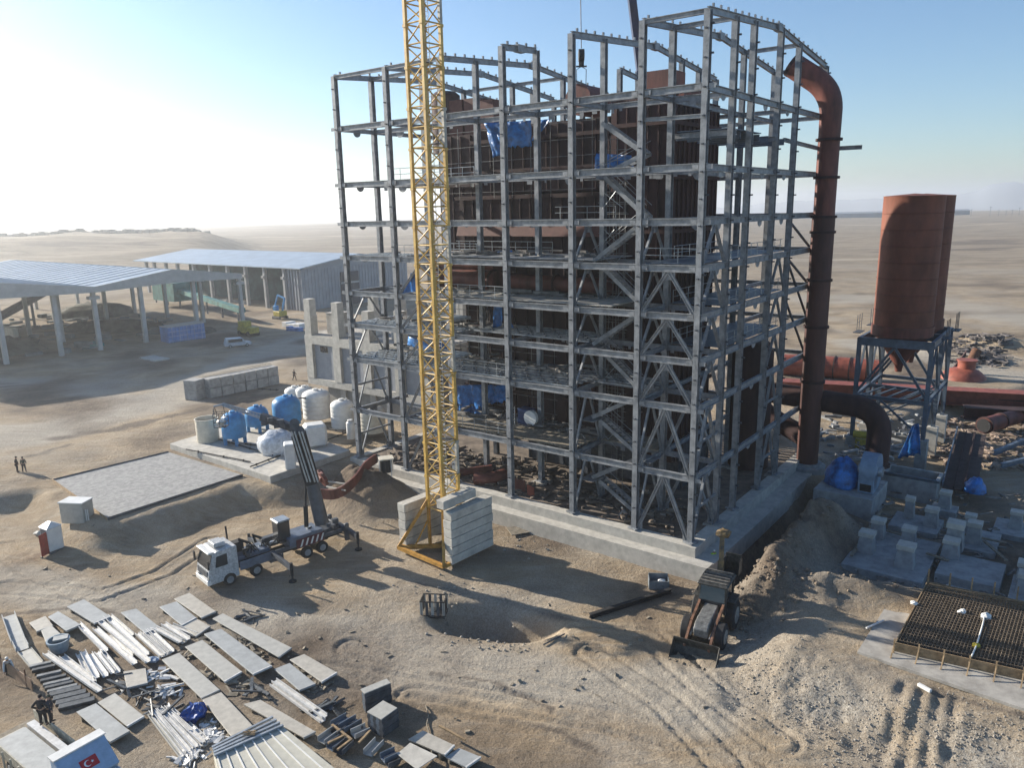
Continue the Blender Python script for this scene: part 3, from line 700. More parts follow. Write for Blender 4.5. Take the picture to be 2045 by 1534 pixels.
# ---------------------------------------------------------------- tarps
def sheet(pts,nu,nv,amp,seed,name,label,o,thick=.03):
    """pts: 4 corners (bl, br, tr, tl) in world; draped sheet with folds"""
    P=[Vector(p) for p in pts]; nrm=(P[1]-P[0]).cross(P[3]-P[0]).normalized(); rr=random.Random(seed); ph=rr.uniform(0,9)
    vs=[];fs=[]
    for j in range(nv+1):
        for i in range(nu+1):
            s,t=i/nu,j/nv; p=(P[0]*(1-s)+P[1]*s)*(1-t)+(P[3]*(1-s)+P[2]*s)*t
            f=math.sin(s*11+ph+t*2)*.6+math.sin(s*23+ph*2+t*5)*.3+math.sin(t*7+s*6+ph)*.35+rr.uniform(-.3,.3)
            p=p+nrm*f*amp
            if j==0: p.z+=rr.uniform(-.25,.25)*amp*3
            vs.append(p)
    for j in range(nv):
        for i in range(nu): a=j*(nu+1)+i; fs.append((a,a+1,a+nu+2,a+nu+1))
    m=MB(o); m.add(vs,fs); ob=m.build(name,TARP,smooth=True)
    sd=ob.modifiers.new('thick','SOLIDIFY'); sd.thickness=thick
    return tag(ob,label,'tarpaulin','blue tarpaulins hung in the frame')
def tarpV(v,c,seed,label,amp=.22,nu=16,nv=10):
    P=[]
    for x,y in c: u,z=OV(x,y,v); P.append(W(u,v,z))
    return sheet(P,nu,nv,amp,seed,'blue_tarp',label,P[0])
tarpV(6.6,[(988,296),(1062,290),(1062,240),(968,245)],1,'large blue tarpaulin hung high on the scaffold beside the third tall column')
tarpV(6.5,[(985,314),(1004,308),(1002,270),(972,262)],2,'torn blue tarpaulin corner drooping below the large high tarpaulin',.15,8,8)
tarpV(6.5,[(1062,282),(1075,270),(1103,236),(1075,240)],3,'narrow twisted end of blue tarpaulin at the top of the scaffold',.12,8,8)
tarpV(8.2,[(1186,345),(1268,338),(1262,310),(1190,306)],4,'blue tarpaulin behind the upper zigzag stair flight',.25)
tarpV(5.5,[(974,517),(1026,520),(1022,500),(978,504)],5,'low crumpled blue tarpaulin lying on the fifth deck left of the third column',.12,10,6)
tarpV(4,[(803,588),(838,588),(832,545),(822,545)],6,'blue tarpaulin heap tied up left of the yellow mast',.25,10,8)
tarpV(5.5,[(984,655),(1003,650),(1004,606),(985,608)],7,'narrow blue tarpaulin hanging under the plank deck',.12,8,10)
tarpV(6,[(1005,662),(1030,664),(1020,640),(1008,640)],8,'small blue tarpaulin bundle at the foot of the narrow hanging tarpaulin',.12,8,6)
tarpV(6.2,[(910,828),(962,832),(968,768),(912,770)],9,'big blue tarpaulin low in the frame right of the yellow mast',.3)
tarpV(6.0,[(962,812),(1012,800),(1006,770),(966,768)],10,'dark slack blue tarpaulin beside the big low tarpaulin',.3)
tarpV(5,[(812,690),(905,718),(905,690),(814,672)],11,'dark blue tarpaulin strip behind the mast at the fourth floor',.15,12,5)
# machine on the lowest deck: blue pump set with white ladder
u,z=OV(1052,868,4.4); ps=T('pump_set','dark blue pump set with a small white ladder on the lowest plank deck','pump',W(u,4.4,5.87)); o=tuple(ps.location)
m=MB(o); m.ub(u-.75,u+.75,3.9,5,5.9,7.6); m.build('motor_box',mat('navy',(.02,.05,.14),.4,0,.2,2),ps,bevel=.05)
m=MB(o); m.tube([W(u-1.0,3.6,6.9),W(u-1.0,4.0,6.9)],.75,14); m.build('hose_reel',WHITE,ps,smooth=2)
m=MB(o)
for s_ in (.95,1.45): m.tube([W(u+s_,3.7,5.9),W(u+s_,3.7,7.8)],.03,5)
for k in range(6): m.tube([W(u+.95,3.7,6.1+k*.3),W(u+1.45,3.7,6.1+k*.3)],.02,5)
m.build('ladder',WHITE,ps)
# things on the floor of the frame
def gtag(ob,l,c,g=None): return tag(ob,l,c,g)
for i,(x,y,dx,dz,mt,lab,rz) in enumerate([(1037,975,1.3,1.2,RED,'rust red steel plate standing at the foot of the third tall column',.1),(1060,985,.9,1.0,REDL,'smaller red plate leaning beside the rust red plate',-.2)]):
    p=G(x,y,0.2); slab('steel_plate',lab,'steel plate',(p[0],p[1],dz/2-.1),(dx,.12,dz),-.62+rz,mt,None,0)
p=G(980,968,-.1); m=MB(p); m.tube(smooth_path([(p[0]-1.6,p[1]+.4,.4),(p[0],p[1],.5),(p[0]+1.4,p[1]+1.2,.5)],1,5),.62,18); gtag(m.build('pipe_stub',RED,smooth=2),'short curved red pipe piece on the floor inside the frame','pipe')
p=G(940,950,-.1); m=MB(p); m.tube([(p[0]-2,p[1]-.3,.25),(p[0]+2.2,p[1]+.9,.3)],.42,16); gtag(m.build('pipe_stub',RED,smooth=2),'straight red pipe lying on the floor behind the yellow mast','pipe')
rr=random.Random(5); m=MB((0,70,0))
for k in range(420):
    u=rr.uniform(2,38); v=rr.uniform(.8,9)
    c=W(u,v,rr.uniform(-.1,.25)); 
    if k%3: m.box(c,(rr.uniform(.3,2.2),rr.uniform(.08,.5),rr.uniform(.04,.3)),rr.uniform(0,3))
    else: m.blob(c,(rr.uniform(.2,.9),rr.uniform(.2,.9),rr.uniform(.15,.5)),k)
tag(m.build('floor_debris',mat('debris',(.20,.16,.12),.95,0,.5,.7,col2=(.06,.05,.045))),'loose planks, rubble and scrap strewn over the floor inside the frame','debris',None,'stuff')
# stored material on the decks
m=MB(W(20,3,12))
for z,us,ue in ((11.75,12,39),(15.1,26,39),(18.85,12,31),(5.95,12,31),(22.6,12,31)):
    for k in range(46):
        c=W(rr.uniform(us,ue),rr.uniform(3.2,7.2),z+rr.uniform(0,.35)); m.box(c,(rr.uniform(.4,2.6),rr.uniform(.08,.4),rr.uniform(.05,.3)),rr.uniform(2.2,2.8) if k%2 else rr.uniform(0,3))
tag(m.build('deck_debris',mat('debris2',(.24,.225,.20),.9,0,.5,.9,col2=(.07,.065,.065))),'loose tubes, boards and scrap lying on the open decks','debris',None,'stuff')
# ---------------------------------------------------------------- wheels helper
def wheel(parent,o,c,ax,r,wd,rimm,n=20):
    ax=Vector(ax).normalized(); c=Vector(c); a=c-ax*wd/2; b=c+ax*wd/2
    m=MB(o); m.tube([a,a+ax*wd*.12,b-ax*wd*.12,b],[r*.93,r,r,r*.93],n); ob=m.build('wheel',DARK,parent,smooth=2)
    m=MB(o); m.tube([a-ax*.09,a-ax*.031,a-ax*.03,b+ax*.03,b+ax*.031,b+ax*.09],[r*.2,r*.2,r*.55,r*.55,r*.2,r*.2],14); m.build('rim',rimm,ob,smooth=2)
    return ob
# ---------------------------------------------------------------- crane truck
FW=Vector((-.73,-.683,0)).normalized(); LT=Vector((-FW.y,FW.x,0))  # LT = vehicle's left (towards... )
tr0=Vector((-20.6,60.3,0)); gz=H(tr0.x,tr0.y)
def Q(a,b,z): p=tr0+FW*a+LT*b; return (p.x,p.y,gz+z)
trz=math.atan2(FW.y,FW.x)
tk=T('crane_truck','white cab crane truck with its boom raised and outriggers down','crane truck',Q(0,0,0)); o=tuple(tk.location)
def tb(par,name,c,d,mt,bev=.04,rz=0):
    m=MB(o); m.box(Q(*c),d,trz+rz); return m.build(name,mt,par,bevel=bev)
# cab: profile extruded over the width
prof=[(3.45,.55),(5.75,.5),(5.95,1.2),(5.85,1.75),(5.45,2.95),(5.1,3.15),(3.5,3.2)]
m=MB(o); m.prism([Q(a,-1.22,z) for a,z in prof],LT*2.44); cab=m.build('cab',TRUCKW,tk,bevel=.06)
m=MB(o); m.prism([Q(a,-1.1,z) for a,z in ((5.86,1.8),(5.90,1.82),(5.52,2.9),(5.47,2.88))],LT*2.2); m.build('windscreen',GLASS,cab)
for s_ in (-1.24,1.2):
    m=MB(o); m.prism([Q(a,s_,z) for a,z in ((5.35,1.85),(5.2,2.75),(4.35,2.8),(4.35,1.85))],LT*.04); m.build('side_window',GLASS,cab)
    m=MB(o); m.box(Q(5.95,s_*1.12,2.3),(.12,.22,.7),trz); m.build('mirror',DARK,cab)
tb(cab,'grille',(5.93,0,1.35),(.08,1.9,.5),STEELD,0); tb(cab,'bumper',(5.9,0,.72),(.35,2.4,.42),WHITE)
tb(cab,'sun_visor',(5.55,0,3.12),(.5,2.3,.12),WHITE); tb(cab,'roof_box',(4.6,0,3.4),(.9,1.2,.35),TRUCKW)
for s_ in (-.9,.9): tb(cab,'headlight',(6.0,s_,1.0),(.08,.4,.22),WHITE,0)
tb(tk,'chassis',(-1.2,0,1.0),(10.6,1.0,.35),DARK)
for s_ in (-.62,.62): tb(tk,'side_rail',(-2.0,s_*1.75,1.45),(8.4,.22,.3),STEELD)
tb(tk,'deck_cover',(1.9,-.35,1.6),(3.0,1.7,.35),mat('blue_grey_panel',(.14,.17,.22),.5,.2,.2,2)); tb(tk,'side_skirt',(1.9,1.2,1.3),(3.0,.08,.75),MATS['blue_grey_panel'])
tb(tk,'engine_box',(2.9,-.9,2.1),(1.4,.8,1.0),DARK)
for k,a in enumerate((1.0,2.2,3.2)): 
    m=MB(o); m.tube([Q(a,-.9,2.0),Q(a+.3,-.6,2.8),Q(a-.3,-.3,2.4)],.12,6); m.build('hose',DARK,tk)
m=MB(o); m.tube([Q(3.3,-1.0,2.4),Q(3.35,-1.0,4.1)],.08,8); m.build('exhaust_stack',DARK,tk)
tb(tk,'crane_frame',(-2.6,.2,1.75),(3.2,2.0,.9),MATS['blue_grey_panel']); 
bd=tb(tk,'side_banner',(-2.9,1.27,1.55),(2.6,.06,.8),mat('dark_red_panel',(.12,.03,.035),.5,0,.3,2),0)
for k in range(5):  # white chevrons on the banner
    m=MB(o); a=-1.9-k*.48; m.prism([Q(a,1.31,1.25),Q(a-.16,1.31,1.25),Q(a-.40,1.31,1.85),Q(a-.24,1.31,1.85)],LT*.01); m.build('chevron_mark',WHITE,bd)
tb(tk,'rear_deck',(-5.2,0,1.55),(2.6,1.3,.4),STEELD); tb(tk,'rear_beam',(-6.35,0,1.5),(.45,2.9,.5),STEELD)
for s_ in (-1.45,1.45): tb(tk,'rear_jack_housing',(-6.35,s_,1.3),(.4,.3,1.6),STEELD)
for a in (4.3,2.05,-2.54,-4.0):
    for s_ in (-1.12,1.12): wheel(tk,o,Q(a,s_,.52),LT,.53,.34,GREY)
    tb(tk,'mudguard',(a,0,1.13),(1.25,2.4,.08),DARK,0)
rq=random.Random(8)
for k in range(26):
    a=rq.uniform(-6,2.8); b_=rq.uniform(-.9,.9); tb(tk,'deck_fitting',(a,b_,1.75+rq.uniform(0,.35)),(rq.uniform(.15,.7),rq.uniform(.1,.4),rq.uniform(.1,.5)),[DARK,STEELD,STEELD,GREY][k%4],0,rq.uniform(-.3,.3))
for k in range(10):
    a=rq.uniform(-5,2); m=MB(o); m.tube([Q(a,rq.uniform(-.8,.8),1.8),Q(a+rq.uniform(-.5,.5),rq.uniform(-.8,.8),2.4),Q(a+rq.uniform(-1,1),rq.uniform(-.8,.8),1.8)],.05,6); m.build('hose',DARK,tk)
tb(tk,'tool_locker',(-.2,-.9,1.7),(1.6,.6,.9),STEELD); tb(tk,'fuel_tank',(.2,.95,.95),(1.2,.5,.6),STEELD)
# operator cab beside the boom column
tb(tk,'operator_cab',(-.9,.1,2.75),(1.1,1.15,1.9),GLASS,.08); tb(tk,'operator_roof',(-.9,.1,3.75),(1.2,1.25,.14),GREY)
# outriggers
for nm,a,b0,b1 in (('outrigger',.55,1.0,4.4),('outrigger',-6.5,1.2,3.0),('outrigger',.4,-1.0,-3.6),('outrigger',-6.5,-1.2,-4.2)):
    m=MB(o); m.bar(Q(a,b0,1.5),Q(a,b1,1.25),.3,.34); orr=m.build(nm,STEELD,tk)
    m=MB(o); zz=H(*Q(a,b1,0)[:2])-gz; m.tube([Q(a,b1,1.7),Q(a,b1,.6)],.13,8); m.tube([Q(a,b1,.6),Q(a,b1,zz+.08)],.08,8); m.build('jack_leg',DARK,orr)
    m=MB(o); m.tube([Q(a,b1,zz+.0),Q(a,b1,zz+.1)],.32,12); m.build('foot_pad',DARK,orr)
# boom column, outer arm, jib with basket
bp0=AY(643,1046,62.3); bp1=AY(621,958,62.6); bp2=AY(596,866,62.8); bp3=AY(588,848,62.8)
m=MB(o); m.tube([bp0,bp1],[.62,.55],14); col=m.build('boom_column',mat('boom_grey',(.075,.085,.10),.45,.1,.25,1.5),tk,smooth=2)
m=MB(o); m.tube([AY(612,1052,62.2),AY(610,1010,62.2)],.2,8); m.tube([AY(610,1010,62.2),AY(611,965,62.4)],.09,8); m.build('ram',DARK,col)
m=MB(o); m.bar(AY(624,965,62.6),bp2,1.35,.9,(1,0,0)); m.build('folding_arm',DARK,tk)
m=MB(o)
for s_ in (-10,-4,5,11): m.tube([AY(624+s_,963,61.9),AY(592+s_,862,62)],.07,6)
m.build('hydraulic_line',GREY,tk)
m=MB(o); m.tube([AY(597,862,62.3),AY(597,862,63.3)],.5,12); m.tube([AY(588,846,62.3),AY(588,846,63.3)],.42,12); m.build('knuckle',STEELD,tk,smooth=2)
j0=Vector(AY(594,858,62.8)); j1=Vector(AY(522,832,63.4)); j2=Vector(AY(445,808,64)); j3=Vector(AY(427,812,64.1))
m=MB(o); m.bar(j0,j1,.5,.62); m.build('jib_base',STEELD,tk)
m=MB(o); d=(j2-j1)
for off in ((0,0,.2),(0,.2,-.15),(0,-.2,-.15)): m.tube([j1+Vector(off),j2+Vector(off)*.5],.06,6)
for k in range(12):
    p=j1+d*(k/12); q=j1+d*((k+1)/12); s1=1-.5*k/12; m.tube([p+Vector((0,.2,-.15))*s1,q+Vector((0,0,.2))*s1],.03,5); m.tube([p+Vector((0,-.2,-.15))*s1,q+Vector((0,.2,-.15))*s1],.03,5)
m.tube([j2,j3],.09,6); m.build('jib',GREY,tk)
for (x,y,dd) in ((540,838,.3),(560,842,.36),(527,846,.28),(575,850,.4),(552,852,.25)):
    m=MB(o); p=AY(x,y,62.8); m.box(p,(dd*1.6,dd,dd),.4); m.build('jib_fitting',STEELD,tk)
bk=T('work_basket','small wire work basket hanging from the tip of the truck crane jib','basket',AY(441,848,64)); bo=tuple(bk.location)
m=MB(bo); c=AY(441,838,64)
for sx in (-.5,0,.5):
    for sy in (-.4,.4): m.tube([(c[0]+sx,c[1]+sy,c[2]-.6),(c[0]+sx,c[1]+sy,c[2]+.6)],.03,5)
for zz in (-.6,-.2,.2,.6):
    m.tube([(c[0]-.5,c[1]-.4,c[2]+zz),(c[0]+.5,c[1]-.4,c[2]+zz),(c[0]+.5,c[1]+.4,c[2]+zz),(c[0]-.5,c[1]+.4,c[2]+zz),(c[0]-.5,c[1]-.4,c[2]+zz)],.03,5)
m.box((c[0],c[1],c[2]-.6),(1.0,.8,.05)); m.build('cage',STEELD,bk)
m=MB(bo); m.tube([(c[0]-.3,c[1],c[2]+.6),tuple(j3)],.025,5); m.tube([(c[0]+.4,c[1],c[2]+.6),tuple(j2)],.025,5); m.build('hanger',DARK,bk)
m=MB(bo); m.blob((c[0],c[1],c[2]-.25),(.8,.6,.5),3); m.build('wrapped_load',WHITE,bk,smooth=True)
# ---------------------------------------------------------------- backhoe loader
hp=Vector(G(1418,1262,-2.1)); hz0=H(hp.x,hp.y); HF=Vector((-.50,-.866,0)).normalized(); HL=Vector((-HF.y,HF.x,0)); hrz=math.atan2(HF.y,HF.x)
def B_(a,b,z): p=hp+HF*a+HL*b; return (p.x,p.y,hz0+z)
bh=T('backhoe_loader','dusty dark backhoe loader with its front bucket on the ground by the trench','backhoe',B_(0,0,0)); o=tuple(bh.location)
def hb(par,name,c,d,mt,bev=.04,rot=0): m=MB(o); m.box(B_(*c),d,hrz+rot); return m.build(name,mt,par,bevel=bev)
DU=mat('dusty_rubber',(.17,.155,.135),.9,0,.35,4); HOE=mat('hoe_paint',(.20,.13,.05),.7,0,.5,3,col2=(.05,.045,.04)); HD=mat('hoe_dark',(.055,.055,.05),.6,0,.5,4)
for s_ in (-1.0,1.0):
    m=MB(o)
    for nm,a,r,wd in (('r',-1.15,.95,.55),('f',1.35,.78,.48)):
        ob=wheel(bh,o,B_(a,s_*1.02,r-.05),HL,r,wd,mat('rim_dust',(.34,.31,.27),.7,0,.2,3),22)
m=MB(o); m.prism([B_(a,-.42,z) for a,z in ((-.2,.7),(2.15,.75),(2.25,1.3),(1.9,1.6),(-.2,1.85))],HL*.84); m.build('bonnet',mat('bonnet_grey',(.19,.19,.18),.5,0,.4,4),bh,bevel=.05)
m=MB(o); m.prism([B_(a,-.8,z) for a,z in ((-.25,1.2),(-.05,2.0),(-.35,2.95),(-1.9,2.95),(-2.0,1.3))],HL*1.6); cb=m.build('cabin',GLASS,bh,bevel=.05)
for a,b in ((-.3,-.8),(-.3,.8),(-1.9,-.8),(-1.9,.8)): m=MB(o); m.bar(B_(a+(.2 if a>-1 else -.05),b,1.3),B_(a,b,2.95),.12,.12); m.build('cabin_post',HD,cb)
rf=hb(bh,'cabin_roof',(-1.1,0,3.05),(2.1,1.9,.18),HD,.08)
for k in range(5): hb(rf,'roof_rib',(-1.9+k*.4,0,3.18),(.12,1.6,.08),DU,0)
for s_ in (-.72,.72):
    m=MB(o); m.bar(B_(-.2,s_,1.9),B_(1.6,s_,1.35),.14,.26); m.bar(B_(1.6,s_,1.35),B_(2.9,s_,.45),.14,.24); m.build('loader_arm',mat('arm_rust',(.24,.12,.07),.7,0,.4,3),bh)
    m=MB(o); m.tube([B_(.6,s_*.8,1.2),B_(2.3,s_*.8,.9)],.06,7); m.build('loader_ram',GREY,bh)
m=MB(o); pf=[(3.0,.95),(2.85,.45),(3.05,.05),(3.9,-.02)]
vs=[];fs=[]
for s_ in (-1.35,1.35):
    for a,z in pf: vs.append(B_(a,s_,z))
fs=[(i,i+1,i+5,i+4) for i in range(3)]+[(0,1,2,3),(7,6,5,4)]
m.add(vs,fs); bo_=m.build('front_bucket',HD,bh); sd=bo_.modifiers.new('t','SOLIDIFY'); sd.thickness=.06
for k in range(7):
    hb(bo_,'bucket_tooth',(4.0,-1.2+k*.4,.0),(.22,.09,.06),HD,0)
# rear boom stands up
m=MB(o); m.bar(B_(-2.0,-.1,.9),B_(-2.6,-.15,3.6),.34,.45); m.build('swing_boom',HOE,bh)
m=MB(o); m.bar(B_(-2.6,-.15,3.5),B_(-3.6,-.4,5.0),.3,.4); m.build('dipper',HOE,bh)
m=MB(o); m.blob(B_(-3.6,-.3,5.0),(1.0,.8,.6),3,.2); m.build('rear_link',HOE,bh)
m=MB(o); bh.scale=(1.14,)*3; q=B_(-3.6,.4,3.2); m.box(q,(.08,1.0,1.1),hrz); m.box(B_(-3.25,.4,2.66),(.8,1.0,.08),hrz); m.box(B_(-3.25,-.08,3.1),(.7,.06,.9),hrz); m.box(B_(-3.25,.88,3.1),(.7,.06,.9),hrz); m.build('rear_bucket',HD,bh)
for s_ in (-1,1):
    m=MB(o); m.tube([B_(-2.2,s_*.7,1.3),B_(-2.6,s_*1.35,.08)],.09,7); m.tube([B_(-2.6,s_*1.35,.0),B_(-2.6,s_*1.35,.1)],.3,10); m.build('stabiliser_leg',HD,bh)
for s_ in (-1,1): hb(bh,'rear_mudguard',(-1.15,s_*1.05,1.98),(1.3,.5,.07),HD)
# ---------------------------------------------------------------- people
def skinned(name,verts,edges,radii,mt,parent,o,sub=1,root=0):
    me=bpy.data.meshes.new(name); me.from_pydata([tuple(Vector(v)) for v in verts],edges,[]); ob=bpy.data.objects.new(name,me); COL.objects.link(ob)
    md=ob.modifiers.new('skin','SKIN'); md.use_smooth_shade=True
    for i,r in enumerate(radii): me.skin_vertices[0].data[i].radius=(r,r); me.skin_vertices[0].data[i].use_root=(i==root)
    s=ob.modifiers.new('sub','SUBSURF'); s.levels=sub; s.render_levels=sub
    me.materials.append(mt); ob.parent=parent; return ob
def person(loc,rz,label,jacket,trousers,cap,pose='stand',scale=1.0,grp=None):
    th=T('person',label,'person',loc,grp,rz); th.scale=(scale,)*3
    st=.14 if pose!='walk' else .06
    kn=.0; hipz=.92; lean=0; fx=(.0,.0)
    if pose=='walk': fx=(.28,-.30)
    if pose=='bend': lean=.55; hipz=.80
    if pose=='crouch': lean=.3; hipz=.45; fx=(.15,.12)
    def S(x,y,z): return (x,y,z)
    sh=1.44-(.92-hipz)-lean*.45; sx=lean*.75
    V=[S(0,0,hipz),S(sx*.5,0,(hipz+sh)/2),S(sx,0,sh),S(sx+.03,0,sh+.1),S(sx+.05+.03,0,sh+.2),S(sx+.06+.02,0,sh+.27)]
    rad=[.13,.14,.10,.055,.092,.07]; E=[(0,1),(1,2),(2,3),(3,4),(4,5)]
    arms=[];legs=[]
    for s_,f in ((1,fx[0]),(-1,fx[1])):
        i=len(V); kx=.1+f*.5 if pose!='crouch' else .42
        V+= [S(0,s_*.1,hipz-.06),S(kx if pose in('walk','crouch') else .03,s_*(.1+st*.2),hipz*.52 if pose!='crouch' else .48),S(f,s_*(.1+st*.4),.09),S(f+.15,s_*(.11+st*.4),.03)]
        rad+=[.10,.065,.045,.04]; E+=[(0,i),(i,i+1),(i+1,i+2),(i+2,i+3)]; legs.append(i)
    for s_ in (1,-1):
        i=len(V); ex=sx+(.05 if pose=='stand' else .12); hx=sx+(.14 if pose=='stand' else .32)
        if pose=='hips': ex,hx=-.12,.08
        ez=sh-.28; hz_=sh-.50 if pose!='bend' else sh-.55
        w_=(hx,s_*.27,hz_)
        V+= [S(sx,s_*.17,sh-.03),S(ex,s_*(.25 if pose!='hips' else .40),ez),S(*w_)]
        rad+=[.06,.042,.028]; E+=[(2,i),(i,i+1),(i+1,i+2)]; arms.append(i)
        p=len(V); V.append(S(hx+.015,s_*.27,hz_-.07)); rad.append(.026); E.append((i+2,p))
        for q,(fx_,fl) in enumerate(((.030,.072),(.010,.085),(-.010,.08),(-.030,.065))):
            j=len(V); V+= [S(hx+.02+fx_,s_*(.272+.006),hz_-.11),S(hx+.03+fx_,s_*.262,hz_-.10-fl)]; rad+=[.009,.008]; E+=[(p,j),(j,j+1)]
        j=len(V); V+= [S(hx+.05,s_*.255,hz_-.06),S(hx+.07,s_*.25,hz_-.10)]; rad+=[.010,.009]; E+=[(p,j),(j,j+1)]
    SK=mat('skin',(.42,.25,.17),.6,0,.1,8)
    skinned('body',V,E,rad,SK,th,None)
    # jacket
    JV=[V[0],V[1],V[2],(V[3][0],0,V[3][2]-.04)]; JE=[(0,1),(1,2),(2,3)]; JR=[.165,.175,.15,.075]
    for i in arms:
        j=len(JV); JV+=[V[i],V[i+1],V[i+2]]; JR+=[.085,.065,.05]; JE+=[(2,j),(j,j+1),(j+1,j+2)]
    skinned('jacket',JV,JE,JR,jacket,th,None)
    TV=[V[0]];TE=[];TR=[.15]
    for i in legs:
        j=len(TV); TV+=[V[i],V[i+1],V[i+2]]; TR+=[.115,.085,.07]; TE+=[(0,j),(j,j+1),(j+1,j+2)]
    skinned('trousers',TV,TE,TR,trousers,th,None)
    m=MB()
    for i in legs:
        x,y,_=V[i+2]; m.blob((x+.06,y,.045),(.30,.12,.11),1,.05,8,5)
    m.build('shoes',DARK,th,smooth=True)
    hx,hy,hz_=V[4]; m=MB(); m.blob((hx-.015,hy,hz_+.045),(.23,.20,.20),2,.03,10,6); m.build('cap' ,cap,th,smooth=True)
    m=MB(); m.blob((hx+.10,hy,hz_-.01),(.04,.035,.06),3,.02,6,4)
    m.blob((hx+.0,hy+.095,hz_),(.04,.03,.07),3,.02,6,4); m.blob((hx+.0,hy-.095,hz_),(.04,.03,.07),3,.02,6,4); m.build('face_features',SK,th,smooth=True)
    m=MB()
    for s_ in (-.035,.035): m.blob((hx+.088,s_,hz_+.025),(.02,.024,.016),3,.02,6,4)
    m.box((hx+.086,0,hz_-.05),(.015,.05,.012)); m.build('eyes_and_mouth',DARK,th)
    return th
BLK=mat('black_cloth',(.025,.024,.026),.9,0,.3,6); NAV=mat('navy_cloth',(.03,.035,.05),.9,0,.3,6); GRN=mat('olive_cloth',(.07,.075,.05),.9,0,.3,6); WCL=mat('white_cloth',(.6,.6,.58),.9,0,.2,5)
HV=mat('hi_vis',(.45,.70,.05),.7,0,.15,6)
person(GZ(35,943),.4,'person in black with a bag strap, left one of the pair at far left',BLK,BLK,BLK,'stand',1.02)
person(GZ(49,943),2.0,'person in a long olive coat, right one of the pair at the far left',GRN,BLK,BLK,'stand')
person(GZ(588,759,-1),-.5,'person in black walking alone beside the low concrete building',BLK,BLK,BLK,'walk')
person(GZ(1424,1140),-1.2,'person in a yellow hi-vis vest standing behind the backhoe at the trench',HV,NAV,WHITE,'stand')
person(W(6.4,.9,-.05),2.6,'person in grey working at the edge of the foundation near the stairs',mat('grey_cloth',(.2,.2,.2),.9,0,.2,6),NAV,CREAM,'bend',.95)
# ---------------------------------------------------------------- sheds on the left
ROOF=mat('shed_roof',(.36,.42,.48),.45,.2,.12,.25); SHC=mat('precast_column',(.46,.45,.42),.9,0,.12,.5); CLAD=mat('grey_cladding',(.30,.32,.35),.5,.2,.12,.3)
def quadslab(m,P,t): 
    P=[Vector(p) for p in P]; m.prism(P,(0,0,-t))
sa=T('open_shed','wide open shed with two low gables on tall precast columns at far left','shed',W(165,30,-.6)); o=tuple(sa.location)
ua=141.0; L1=88; zr,ze=15.2,12.9
for v0,v1 in ((-16,18.7),(18.7,53)):
    vm=(v0+v1)/2
    for a,b,za,zb in ((v0,vm,ze,zr),(vm,v1,zr,ze)):
        m=MB(o); quadslab(m,[W(ua-1,a,za),W(ua-1,b,zb),W(ua+L1,b,zb),W(ua+L1,a,za)],.25)
        for k in range(1,22): u=ua+k*4; m.bar(W(u,a,za+.06),W(u,b,zb+.06),.5,.12)
        m.build('roof',ROOF,sa)
    m=MB(o); m.prism([W(ua-1.2,v0,ze+.1),W(ua-1.2,vm,zr+.1),W(ua-1.2,v1,ze+.1),W(ua-1.2,v1,ze-1.1),W(ua-1.2,vm,ze-.6),W(ua-1.2,v0,ze-1.1)],(UX*.2,UY*.2,0)); m.build('fascia',SHC,sa)
for v in (-16,1,11,18.7,28.6,41,53):
    for u in ((ua,ua+44,ua+L1) if v in (1,11,28.6,41) else [ua+q*17.6 for q in range(6)]):
        m=MB(o); m.ub(u,u+.8,v-.4,v+.4,-1.5,ze-.8 if v in(-16,18.7,53) else ze+.2)
        if v in (18.7,53): m.ub(u-.2,u+1,v-1.1,v+1.1,ze-2.6,ze-1.9)
        m.build('column',SHC,sa)
sb=T('long_shed','long shed with pale roof, open bays and grey cladding at its near end','shed',W(200,95,-.6)); o=tuple(sb.location)
ub0,vb=155.5,82.0; Lb=92; ze,zr=11.7,14.6; vm,v1=vb+21,vb+42
for a,b,za,zb in ((vb-1,vm,ze,zr),(vm,v1+1,zr,ze)):
    m=MB(o); quadslab(m,[W(ub0-1,a,za),W(ub0-1,b,zb),W(ub0+Lb,b,zb),W(ub0+Lb,a,za)],.3); m.build('roof',ROOF,sb)
for k,u in enumerate((162.6,172,181.5,191,200.6,210,219.8,227,234.6,240)):
    m=MB(o); m.ub(u,u+.9,vb-.45,vb+.45,-1.5,ze-.3); m.ub(u-.1,u+1,vb-1,vb+.45,ze-3.4,ze-2.7); m.build('column',SHC,sb)
    if k%2==0: m=MB(o); m.ub(u,u+.9,v1-.5,v1+.4,-1.5,ze-.3); m.build('column',SHC,sb)
def ribbed(m,a,b,z0,z1,step=1.3,dep=.25):
    a=Vector(W(*a,0)); b=Vector(W(*b,0)); d=(b-a).normalized(); n_=Vector((-d.y,d.x,0)); L_=(b-a).length
    m.hexa([a+Vector((0,0,z0)),b+Vector((0,0,z0)),b+n_*.15+Vector((0,0,z0)),a+n_*.15+Vector((0,0,z0))],[a+Vector((0,0,z1)),b+Vector((0,0,z1)),b+n_*.15+Vector((0,0,z1)),a+n_*.15+Vector((0,0,z1))])
    k=0
    while k*step<L_-.5:
        p=a+d*k*step; m.box((p.x-n_.x*dep*.5,p.y-n_.y*dep*.5,(z0+z1)/2),(step*.5,dep,z1-z0-.1),math.atan2(d.y,d.x)); k+=1
m=MB(o); ribbed(m,(ub0+7,vb+.3),(ub0,vb+.3),-.5,ze-.6,1.3,.3); m.build('side_cladding',CLAD,sb)
m=MB(o); ribbed(m,(ub0,vb+.3),(ub0,v1),-.5,ze-.5,1.2,.12); m.prism([W(ub0+.2,vb+.3,ze-.5),W(ub0+.2,vm,zr-.4),W(ub0+.2,v1,ze-.5)],(UX*.2,UY*.2,0)); m.build('gable_wall',CLAD,sb)
